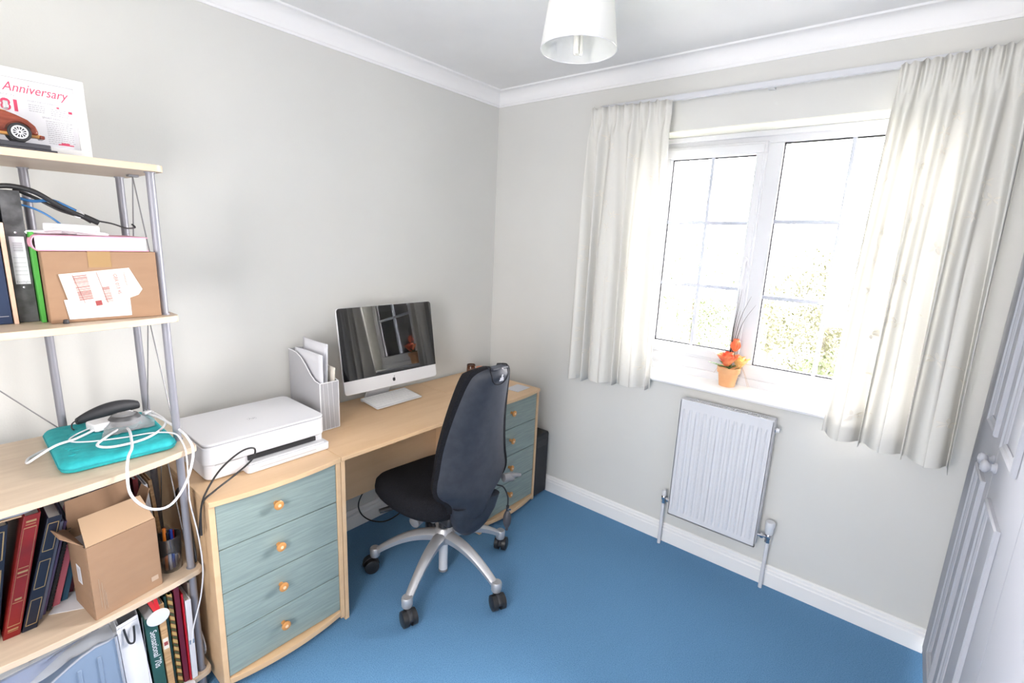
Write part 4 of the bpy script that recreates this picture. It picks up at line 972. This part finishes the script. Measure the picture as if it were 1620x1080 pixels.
for i in range(n+1):
    q = i/n; c_ = A.lerp(B_, q); rr_ = .024*(math.sin(PI*(.10+.80*q)))**.55*(.8+.25*q); d_ = (B_-A).normalized(); s_ = d_.cross(Vector((0, 0, 1)))
    for_r.append([Vector((c_.x, c_.y, zs3))+s_*rr_*.9*math.cos(2*PI*k/20)+Vector((0, 0, rr_+rr_*math.sin(2*PI*k/20)*1.0)) for k in range(20)])
b.loft(for_r); b.build('pouch_body', M['blackm'], po, smooth=True, auto=70)
b = MB(); b.tube([(-2.165, -.235, zs3+.018), (-2.178, -.245, zs3+.012), (-2.182, -.26, zs3+.004), (-2.18, -.275, zs3+.002)], .002); b.build('wrist_strap', M['black'], po, smooth=True)
t = thing('power_brick', 'white laptop power brick lying on the teal sleeve', 'power adapter', (-2.12, -.30, zs3))
MB().prism(rrect(-.040, .040, -.030, .030, .010), .0005, .024, Matrix.Translation((-2.110, -.305, zs3)) @ Matrix.Rotation(.25, 4, 'Z')).build('housing', M['white'], t, bevel=.004)
b = MB(); b.tube([(-2.145, -.335, zs3+.008), (-2.19, -.37, zs3+.006), (-2.235, -.385, zs3+.004), (-2.275, -.395, zs3-.012), (-2.296, -.390, zs3-.026), (-2.290, -.355, zs3-.027), (-2.262, -.32, zs3-.0275), (-2.246, -.31, zs3-.0275)], .0035); b.build('lead', M['white'], t, smooth=True)
pk = thing('speaker_puck', 'round dark grey puck inside a clear bag on the teal sleeve', 'puck', (-2.06, -.325, zs3))
b = MB(); b.lathe([(0, .002), (.036, .002), (.041, .008), (.041, .020), (.034, .029), (.02, .031), (0, .031)], (-2.065, -.320, zs3+.004), n=36); b.build('puck_body', mat('dark_grey_rubber', (.06, .06, .065), .45), pk, smooth=True, auto=40)
MB().box(-.018, .018, -.010, .010, .0355, .0362, Matrix.Translation((-2.06, -.308, zs3)) @ Matrix.Rotation(.2, 4, 'Z')).build('sticker', M['paper'], pk)
b = MB(); Q = [Vector((-2.14, -.405, 0)), Vector((-2.01, -.40, 0)), Vector((-1.972, -.262, 0)), Vector((-2.10, -.262, 0))]
def bagf(u, v):
    p = Q[0]*(1-u)*(1-v)+Q[1]*u*(1-v)+Q[2]*u*v+Q[3]*(1-u)*v; d_ = (Vector((p.x, p.y, 0))-Vector((-2.065, -.32, 0))).length
    return Vector((p.x, p.y, zs3+.004+.034*math.exp(-(d_/.047)**4)+.0025*noise.noise(p*60)))
b.grid(bagf, 24, 24); tag(b.build('clear_bag', M['film'], smooth=True, auto=30), 'small clear plastic bag wrapped over the dark puck', 'bag')
cb = thing('charging_cable', 'white cable looping off the front of the teal sleeve', 'cable', (-2.05, -.5, zs3))
b = MB(); b.tube([(-2.00, -.30, zs3+.012), (-1.985, -.36, zs3+.012), (-1.972, -.46, zs3+.006), (-1.966, -.54, zs3-.005), (-1.968, -.588, zs3-.04), (-2.00, -.61, zs3-.115), (-2.05, -.635, zs3-.155), (-2.10, -.645, zs3-.140), (-2.135, -.645, zs3-.085), (-2.135, -.635, zs3-.025), (-2.122, -.60, zs3+.003), (-2.10, -.54, zs3+.004), (-2.085, -.47, zs3+.005), (-2.075, -.41, zs3+.008), (-2.072, -.37, zs3+.004)], .0036, n=10)
b.tube([(-1.985, -.27, zs3+.010), (-1.98, -.40, zs3+.006), (-2.05, -.49, zs3+.004), (-2.13, -.50, zs3+.004), (-2.16, -.46, zs3+.004), (-2.13, -.41, zs3+.005), (-2.095, -.37, zs3+.005)], .0036, n=10)
b.tube([(-2.150, -.315, zs3+.010), (-2.185, -.33, zs3+.004), (-2.205, -.37, zs3+.003), (-2.17, -.41, zs3+.003), (-2.10, -.44, zs3+.003), (-2.03, -.46, zs3+.004), (-1.99, -.50, zs3+.003), (-1.984, -.545, zs3-.006), (-1.983, -.578, zs3-.04), (-1.980, -.56, zs3-.14), (-1.973, -.53, zs3-.22), (-1.960, -.530, zs3-.34), (-1.956, -.530, zs3-.46), (-1.97, -.53, zs3-.56), (-1.995, -.52, zs3-.66), (-2.005, -.52, zs3-.72)], .0022, n=8)
b.build('cord', M['white'], cb, smooth=True)
b = MB(); b.box(-.012, .012, -.008, .008, 0, .011, Matrix.Translation((-1.998, -.275, zs3+.004)) @ Matrix.Rotation(.3, 4, 'Z')); pg = b.build('plug', M['white'], cb, bevel=.003)
b = MB(); 
for dx in (-.004, .004): b.box(-1.992+dx, -1.990+dx, -.262, -.245, zs3+.008, zs3+.013)
b.build('plug_pin', M['steel'], pg)

# ---- shelf 4
Z4 = shz[3]
gp = 'upright albums and notebooks on the fourth shelf'
gb = lambda: frame_bars(.05, .28)+frame_bars(.37, .62)+frame_bars(.70, .95)
def album(label, x0, x1, y, h_, m_, lean, bars): return book('album', label, 'album', x0, x1, y, y+.24, Z4, h_, m_, M['cream'], lean, gp, deco=spine_deco(M['gold'], bars))
album('dark navy album with gold tooling, leftmost on the fourth shelf', -2.455, -2.408, -.435, .315, M['navy2'], .055, gb())
album('red leather album with gold tooling on the fourth shelf', -2.402, -2.369, -.450, .330, M['red'], .078, [(.2, .8, .055, .058), (.2, .8, .066, .078), (.2, .8, .29, .294), (.3, .7, .31, .325), (.2, .8, .50, .505), (.2, .8, .53, .545), (.2, .8, .57, .575), (.2, .8, .92, .925), (.2, .8, .94, .955)]+frame_bars(.10, .90, .02))
album('dark navy album with gold tooling, right of the red album', -2.366, -2.336, -.450, .305, M['navy2'], .085, gb())
book('magazine', 'thin grey blue magazine leaning on the right navy album', 'magazine', -2.330, -2.323, -.42, -.2, Z4, .27, mat('grey_blue_cover', (.16, .18, .26), .4), None, .075, gp)
book('magazine', 'thin purple edged magazine beside the spiral notebook', 'magazine', -2.320, -2.314, -.405, -.2, Z4, .26, mat('purple_cover', (.10, .07, .16), .4), None, .075, gp)
def spiral(t, Mx, w_, d_, h_):
    b = MB()
    for k in range(26):
        z = h_*(.03+.94*k/25); b.tube([Mx @ Vector((w_/2+w_*.6*math.cos(a_), -.001+.004*math.sin(a_)-.002, z)) for a_ in [q*PI/3 for q in range(7)]], .0008, n=5, smooth=False)
    b.build('spiral_wire', M['black'], t)
book('spiral_notebook', 'black spiral bound notebook on the fourth shelf', 'notebook', -2.310, -2.301, -.395, -.2, Z4, .24, M['blackm'], None, .070, gp, deco=spiral)
book('notebook', 'soft pink notebook between spiral notebook and blue book', 'notebook', -2.297, -2.281, -.385, -.2, Z4, .225, M['pinkd'], None, .065, gp)
book('book', 'dark teal blue book behind the open carton', 'book', -2.277, -2.262, -.375, -.2, Z4, .22, mat('teal_blue_cloth', (.012, .06, .11), .5), None, .060, gp)
book('book', 'dark maroon book nearest the open carton', 'book', -2.258, -2.244, -.345, -.2, Z4, .20, M['burg'], None, .055, gp)
t = MB().box(-.06, .06, -.045, .045, 0, .0012, Matrix.Translation((-2.235, -.405, Z4+.0005)) @ Matrix.Rotation(-.5, 4, 'Z')).build('paper_slip', M['paper']); tag(t, 'white paper slip beneath the open carton', 'paper')
# open carton
oc = thing('open_carton', 'open brown cardboard carton overhanging the fourth shelf', 'box', (-2.15, -.45, Z4))
p00, p10, p01 = Vector((-2.226, -.536, 0)), Vector((-2.060, -.497, 0)), Vector((-2.243, -.400, 0)); ex = (p10-p00); ey = (p01-p00); hb = .225
zb4 = Z4+.0020
def CB(u, v, z): return p00+ex*u+ey*v+Vector((0, 0, zb4+z))
def panel(b, a_, c_, d_, e_, th=.0025):
    nrm = (c_-a_).cross(e_-a_).normalized()*th; b.hexa([a_, c_, d_, e_], [a_+nrm, c_+nrm, d_+nrm, e_+nrm])
b = MB(); panel(b, CB(0, 0, 0), CB(1, 0, 0), CB(1, 0, hb), CB(0, 0, hb)); panel(b, CB(0, 1, 0), CB(0, 0, 0), CB(0, 0, hb), CB(0, 1, hb)); panel(b, CB(1, 0, 0), CB(1, 1, 0), CB(1, 1, hb), CB(1, 0, hb)); panel(b, CB(1, 1, 0), CB(0, 1, 0), CB(0, 1, hb), CB(1, 1, hb)); panel(b, CB(0, 0, 0), CB(0, 1, 0), CB(1, 1, 0), CB(1, 0, 0))
b.build('carton_body', M['card'], oc)
b = MB(); f0, f1 = CB(0, 0, hb), CB(1, 0, hb); dv = Vector((-.006, .062, .060)); panel(b, f0+(f1-f0)*.0, f1, f1+dv*.98+(f0-f1)*.06, f0+dv+(f1-f0)*.04); b.build('front_flap', M['cardin'], oc, bevel=.0008)
b = MB(); f0, f1 = CB(0, 1, hb), CB(1, 1, hb); dv = Vector((0, .010, .085)); panel(b, f0, f1, f1+dv+(f0-f1)*.05, f0+dv+(f1-f0)*.03); b.build('rear_flap', M['card'], oc, bevel=.0008)
b = MB(); f0, f1 = CB(0, 0, hb), CB(0, 1, hb); dv = Vector((-.042, -.012, .040)); panel(b, f0+(f1-f0)*.1, f1, f1+dv, f0+dv+(f1-f0)*.25); b.build('side_flap', M['card'], oc, bevel=.0008)
b = MB(); f0, f1 = CB(1, 0, hb), CB(1, 1, hb); dv = Vector((.028, .01, .055)); panel(b, f1, f0+(f1-f0)*.5, f0+dv+(f1-f0)*.6, f1+dv); b.build('side_flap', M['card'], oc, bevel=.0008)
b = MB(); nf_ = ex.cross(Vector((0, 0, 1))).normalized()
CMt = frame(CB(0, 0, 0)+nf_*.0029, ex, (0, 0, 1))
for (x, w_, y0_, y1_) in ((.022, .0010, .02, .105), (.026, .0008, .03, .08), (.029, .0008, .02, .07), (.016, .0008, .03, .12)): b.box(x, x+w_, y0_, y1_, 0, .0004, CMt)
b.box(.143, .162, .025, .040, 0, .0004, CMt); b.build('printed_marks', mat('pale_print', (.42, .31, .23), .7), oc)
ns_ = (-ex).normalized(); SMt = frame(CB(0, .62, .09)+ns_*.0034, -ey, (0, 0, 1))
lb = MB().box(0, .030, 0, .055, 0, .0006, SMt).build('side_label', M['paper'], oc)
b = MB()
for k in range(12): b.box(.004, .026, .006+k*.0036, .0075+k*.0036, .0006, .0009, SMt)
b.build('barcode', M['greyink'], lb)
MB().box(.02, .98, .05, .95, 0, .12, Matrix(((ex.x, ey.x, 0, p00.x), (ex.y, ey.y, 0, p00.y), (0, 0, 1, zb4+.08), (0, 0, 0, 1)))).build('inner_packing', M['paper'], oc)
# pen cup
pc = thing('pen_cup', 'clear plastic pen cup on the right end of the fourth shelf', 'pen pot', (-2.012, -.442, Z4)); cx_, cy_ = -2.016, -.432
b = MB(); b.lathe([(.0295, Z4+.001), (.0345, Z4+.118)], (cx_, cy_, 0), n=36, cap=False); b.build('cup_wall', M['clear'], pc, smooth=True, solid=.0012)
b = MB(); b.cyl((cx_, cy_, Z4+.0005), (cx_, cy_, Z4+.004), .030, n=36); b.tube([(cx_+.0345*math.cos(k*PI/18), cy_+.0345*math.sin(k*PI/18), Z4+.118) for k in range(37)], .0013, n=6, smooth=False); b.build('cup_rim', M['clear'], pc, smooth=True)
pens = [(-.016, -.012, -.010, -.008, .150, M['orange'], 'orange highlighter pen leaning out of the clear cup', .0055), (.006, -.014, .010, .004, .132, M['bluepen'], 'blue capped pen in the clear cup', .0055), (-.004, -.018, -.004, -.012, .135, M['navy2'], 'navy pen upright in the clear cup', .0048), (.0, -.004, .004, -.001, .085, M['paper'], 'short white marker at the front of the clear cup', .006), (.014, -.004, .017, .004, .09, M['paper'], 'white marker at the right of the clear cup', .0055), (-.010, .006, -.014, .016, .126, M['blackm'], 'black pen at the back of the clear cup', .0045), (.012, .010, .018, .016, .12, M['ribbon'], 'red pen at the back right of the clear cup', .0045)]
for (a0, b0, a1, b1, ln, m_, lab, r_) in pens:
    t = thing('pen', lab, 'pen', (cx_+a0, cy_+b0, Z4+.005), group='pens in the clear cup')
    p0 = Vector((cx_+a0*.9, cy_+b0*.9, Z4+.0048)); p1 = Vector((cx_+a1, cy_+b1, Z4+ln)); q1 = p0.lerp(p1, .62)
    MB().cyl(p0, q1, r_*.8, r_*.85, n=12).build('barrel', m_ if m_ is not M['navy2'] else M['white'], t, smooth=True, auto=40)
    MB().cyl(q1, p1, r_, r_*.9, n=12).build('cap', m_, t, smooth=True, auto=40)
gp2 = 'leaflets and binders at the back right of the fourth shelf'
for (x0, w_, h_, y, m_, lean, lab) in ((-2.045, .010, .235, -.34, M['paper'], -.004, 'white booklet behind the pen cup, left one'), (-2.028, .009, .265, -.33, M['paper'], -.012, 'white booklet behind the pen cup, middle one'), (-2.012, .010, .27, -.32, M['tan'], -.014, 'brown card folder behind the pen cup'), (-2.062, .014, .28, -.30, mat('wine_red_card', (.18, .012, .012), .5), 0, 'dark red folder behind the open carton flaps'), (-2.10, .030, .30, -.29, M['blackm'], 0, 'black binder behind the open carton'), (-2.15, .036, .31, -.28, M['navy'], 0, 'blue black binder far behind the open carton')):
    book('folder' if m_ is not M['paper'] else 'booklet', lab, 'folder', x0, x0+w_, y, y+.13, Z4, h_, m_, M['paper'] if w_ > .012 else None, lean, gp2)
b = MB(); b.tube([(-1.958, -.20, Z4+.10), (-1.956, -.28, Z4+.14), (-1.955, -.36, Z4+.23), (-1.956, -.42, Z4+.20), (-1.956, -.46, Z4+.08), (-1.957, -.475, Z4+.025), (-1.956, -.45, Z4+.006), (-1.957, -.42, Z4+.06)], .0045, n=8)
b.lathe([(0, -.008), (.011, -.007), (.012, .004), (.006, .009), (0, .009)], m=frame((-1.956, -.40, Z4+.235), (0, 1, 0), (0, 0, 1)), n=16)
tag(b.build('coiled_cable', M['black'], smooth=True), 'thick black cable hanging between shelf pole and drawer unit', 'cable')
# grey bag lying on the albums
b = MB(); b.grid(lambda u, v: Vector((-2.50+.32*u, -.54+.30*v+.04*u, .862+.012*noise.noise(Vector((u*5, v*4, 1)))-.0*u+.020*(.5-abs(v-.5)))), 30, 16); b2 = b
tag(b.build('plastic_bag', M['greybag'], smooth=True, solid=.022, auto=30), 'grey polythene bag lying under the middle shelf', 'bag')
t = MB().box(-2.50, -2.33, -.50, -.22, .834, .838).build('card_sheet', M['cardin']); tag(t, 'thin pale card lying flat on the album tops', 'card')

# ---- shelf 5
Z5 = shz[4]
gp5 = 'books and bags on the bottom shelf'
fb_ = thing('file_box', 'pale blue ribbed plastic file box in a clear bag, bottom shelf', 'file box', (-2.30, -.40, Z5))
def fbp(x): # curved top
    return .30 if x > -2.24 else .30-.9*(-2.24-x)**1.25
xs = [-2.205-.03*k for k in range(10)]
poly = [(-2.475, .0), (-2.180, .0), (-2.188, .305)]+[(x, fbp(x)) for x in xs]
MB().prism([(x, z+Z5+.001) for x, z in poly], -.515, -.44, YM).build('box_body', M['silvergrey'], fb_, bevel=.004)
b = MB()
for x in (-2.23, -2.275, -2.32, -2.365): b.box(x-.005, x+.005, -.5185, -.514, Z5+.01, Z5+fbp(x)-.035)
b.build('raised_rib', M['silvergrey'], fb_, bevel=.003)
b = MB(); b.tube([Vector((x, -.516, z+Z5)) for x, z in poly[1:]], .0035, n=8, smooth=False); b.build('rim', M['greybag'], fb_, smooth=True)
t = MB().prism([(-2.46, .0), (-2.25, .0), (-2.25, .285), (-2.46, .265)], -.435, -.425, Matrix.Translation((0, 0, Z5)) @ YM).build('blue_folder', M['bluef'], bevel=.001); tag(t, 'bright blue folder behind the ribbed file box', 'folder')
b = MB(); b.grid(lambda u, v: Vector((-2.50+.325*u, -.435-.085*v-.01*math.sin(6*u), Z5+.345-.035*v-.05*v*(1-u)+.012*noise.noise(Vector((u*7, v*5, 3))))), 40, 14)
tag(b.build('clear_bag', M['film'], smooth=True, auto=25), 'crumpled clear plastic bag draped over the blue file box', 'bag')
gbag = thing('gift_bag', 'white paper gift bag with black cord handle on bottom shelf', 'bag', (-2.14, -.42, Z5))
b = MB(); B0 = [Vector(p) for p in ((-2.172, -.50, Z5+.001), (-2.112, -.50, Z5+.001), (-2.112, -.40, Z5+.001), (-2.172, -.40, Z5+.001))]; T0 = [Vector(p) for p in ((-2.182, -.505, Z5+.325), (-2.128, -.49, Z5+.325), (-2.122, -.40, Z5+.325), (-2.180, -.40, Z5+.325))]
b.loft([B0, T0], cap=False); b.face(B0); b.build('bag_body', M['paper'], gbag, solid=.001)
b = MB(); b.tube([(-2.166, -.503, Z5+.305), (-2.160, -.508, Z5+.26), (-2.150, -.509, Z5+.25), (-2.145, -.508, Z5+.26), (-2.142, -.502, Z5+.30)], .0028, n=8); b.build('cord_handle', M['black'], gbag, smooth=True)
b = MB(); b.box(-.0004, .0004, 0, .31, 0, .0006, frame((-2.121, -.5017, Z5+.005), (1, 0, 0), (-.03, 0, 1))); b.box(0, .05, -.0004, .0004, 0, .0006, frame((-2.178, -.5055, Z5+.315), (1, .25, 0), (0, 0, 1))); b.build('border_line', M['greyink'], gbag)
def sens(t, Mx, w_, d_, h_):
    b = MB(); text_into(b, "Sensational '70s", .0245, Mx @ frame((w_*.30, -.0008, h_*.84), (0, 0, -1), (1, 0, 0)), ext=.0002, sx=.88); b.build('spine_title', M['paper'], t, normals=False)
    MB().box(0, w_, -.0006, 0, .004, h_*.14, Mx).build('spine_band', mat('red_brown_band', (.12, .03, .02), .5), t)
book('book', "thick dark green book titled Sensational '70s on its spine", 'book', -2.108, -2.077, -.50, -.28, Z5, .30, M['dkgreen'], M['paper'], -.008, gp5, deco=sens)
def tagd(t, Mx, w_, d_, h_):
    MB().box(w_*.1, w_*.9, -.0008, 0, h_*.50, h_*.62, Mx).build('spine_label', M['cream'], t)
    MB().box(w_*.2, w_*.8, -.0012, -.0006, h_*.54, h_*.58, Mx).build('label_print', M['maroon'], t)
book('book', 'tan wood-patterned book with a small label on its spine', 'book', -2.074, -2.0565, -.50, -.3, Z5, .33, M['tan'], M['paper'], -.006, gp5, deco=tagd)
# striped gift wrap pack
st = mat('diagonal_stripe_print', (.3, .2, .05), .4); bs = st.node_tree.nodes['Principled BSDF']; tc = nd(st, 'ShaderNodeTexCoord'); wv = nd(st, 'ShaderNodeTexWave'); wv.bands_direction = 'DIAGONAL'; wv.inputs['Scale'].default_value = 22
cr = nd(st, 'ShaderNodeValToRGB'); cr.color_ramp.interpolation = 'CONSTANT'; cr.color_ramp.elements[0].color = (.06, .07, .02, 1); cr.color_ramp.elements[1].color = (.45, .30, .10, 1); cr.color_ramp.elements[1].position = .55
e_ = cr.color_ramp.elements.new(.3); e_.color = (.20, .02, .015, 1); lk(st, tc.outputs['Object'], wv.inputs[0]); lk(st, wv.outputs[0], cr.inputs[0]); lk(st, cr.outputs[0], bs.inputs['Base Color'])
book('magazine', 'diagonally striped gold and red pack on the bottom shelf', 'magazine', -2.046, -2.034, -.495, -.3, Z5, .345, st, None, -.004, gp5)
book('book', 'thin dark green book next to the striped pack', 'book', -2.054-.000, -2.0475, -.485, -.3, Z5, .34, M['dkgreen'], None, -.004, gp5)
book('folder', 'tall burgundy folder left of the front shelf pole', 'folder', -2.030, -2.016, -.495, -.3, Z5, .36, M['burg'], None, -.002, gp5)
book('folder', 'thin red folder beside the burgundy folder', 'folder', -2.0145, -2.010, -.500, -.3, Z5, .33, M['ribbon'], None, 0, gp5)
book('magazine', 'white magazines standing beside the front shelf pole', 'magazine', -2.0085, -1.992, -.500, -.3, Z5, .30, M['paper'], M['cream'], .002, gp5, deco=spine_deco(M['silvergrey'], [(.05, .95, .45, .50)]))
book('magazine', 'cream magazine standing behind the front shelf pole', 'magazine', -1.990, -1.980, -.455, -.3, Z5, .33, M['cream'], None, .006, gp5)
ds = thing('gift_tag', 'round white ceramic disc hanging on a red ribbon', 'ornament', (-2.085, -.52, Z5+.30))
MB().cyl((-2.083, -.512, Z5+.300), (-2.083, -.517, Z5+.299), .030, n=48).build('disc', M['white'], ds, bevel=.0015)
b = MB(); b.box(-.006, .006, 0, .055, 0, .001, frame((-2.083, -.518, Z5+.315), (1, 0, .35), (.25, .35, 1))); b.box(-.005, .005, 0, .055, 0, .001, frame((-2.080, -.516, Z5+.318), (1, 0, .1), (.5, .3, 1))); b.build('ribbon', M['ribbon'], ds)
t = MB().lathe([(0, 0), (.030, 0), (.030, .0015), (0, .0015)], m=Matrix.Translation((-2.045, -.47, Z5+.0005)) @ Matrix.Diagonal((1.3, .7, 1, 1)), n=32).build('oval_card', M['paper']); 
t.location = (0, -.045, 0); tag(t, 'white oval card lying at the front of the bottom shelf', 'card')
b = MB(); b.lathe([(0, 0), (.018, 0), (.018, .0015), (0, .0015)], m=Matrix.Translation((-2.045, -.47, Z5+.0025)) @ Matrix.Diagonal((1.3, .6, 1, 1)), n=32); b.build('red_oval', M['ribbon'], t, local=True)
b = MB(); b.grid(lambda u, v: Vector((-1.953+.007*math.cos(2*PI*u)*math.sin(PI*(.1+.8*v))*(1+.5*noise.noise(Vector((u*9, v*9, 0)))), -.40+.07*math.sin(2*PI*u)*math.sin(PI*(.1+.8*v)), Z5+.002+.12*v+.008*noise.noise(Vector((math.cos(2*PI*u)*3, v*8, 5))))), 24, 12)
tag(b.build('crumpled_tissue', M['paper'], smooth=True, auto=20), 'crumpled white tissue at the right end of the bottom shelf', 'tissue')
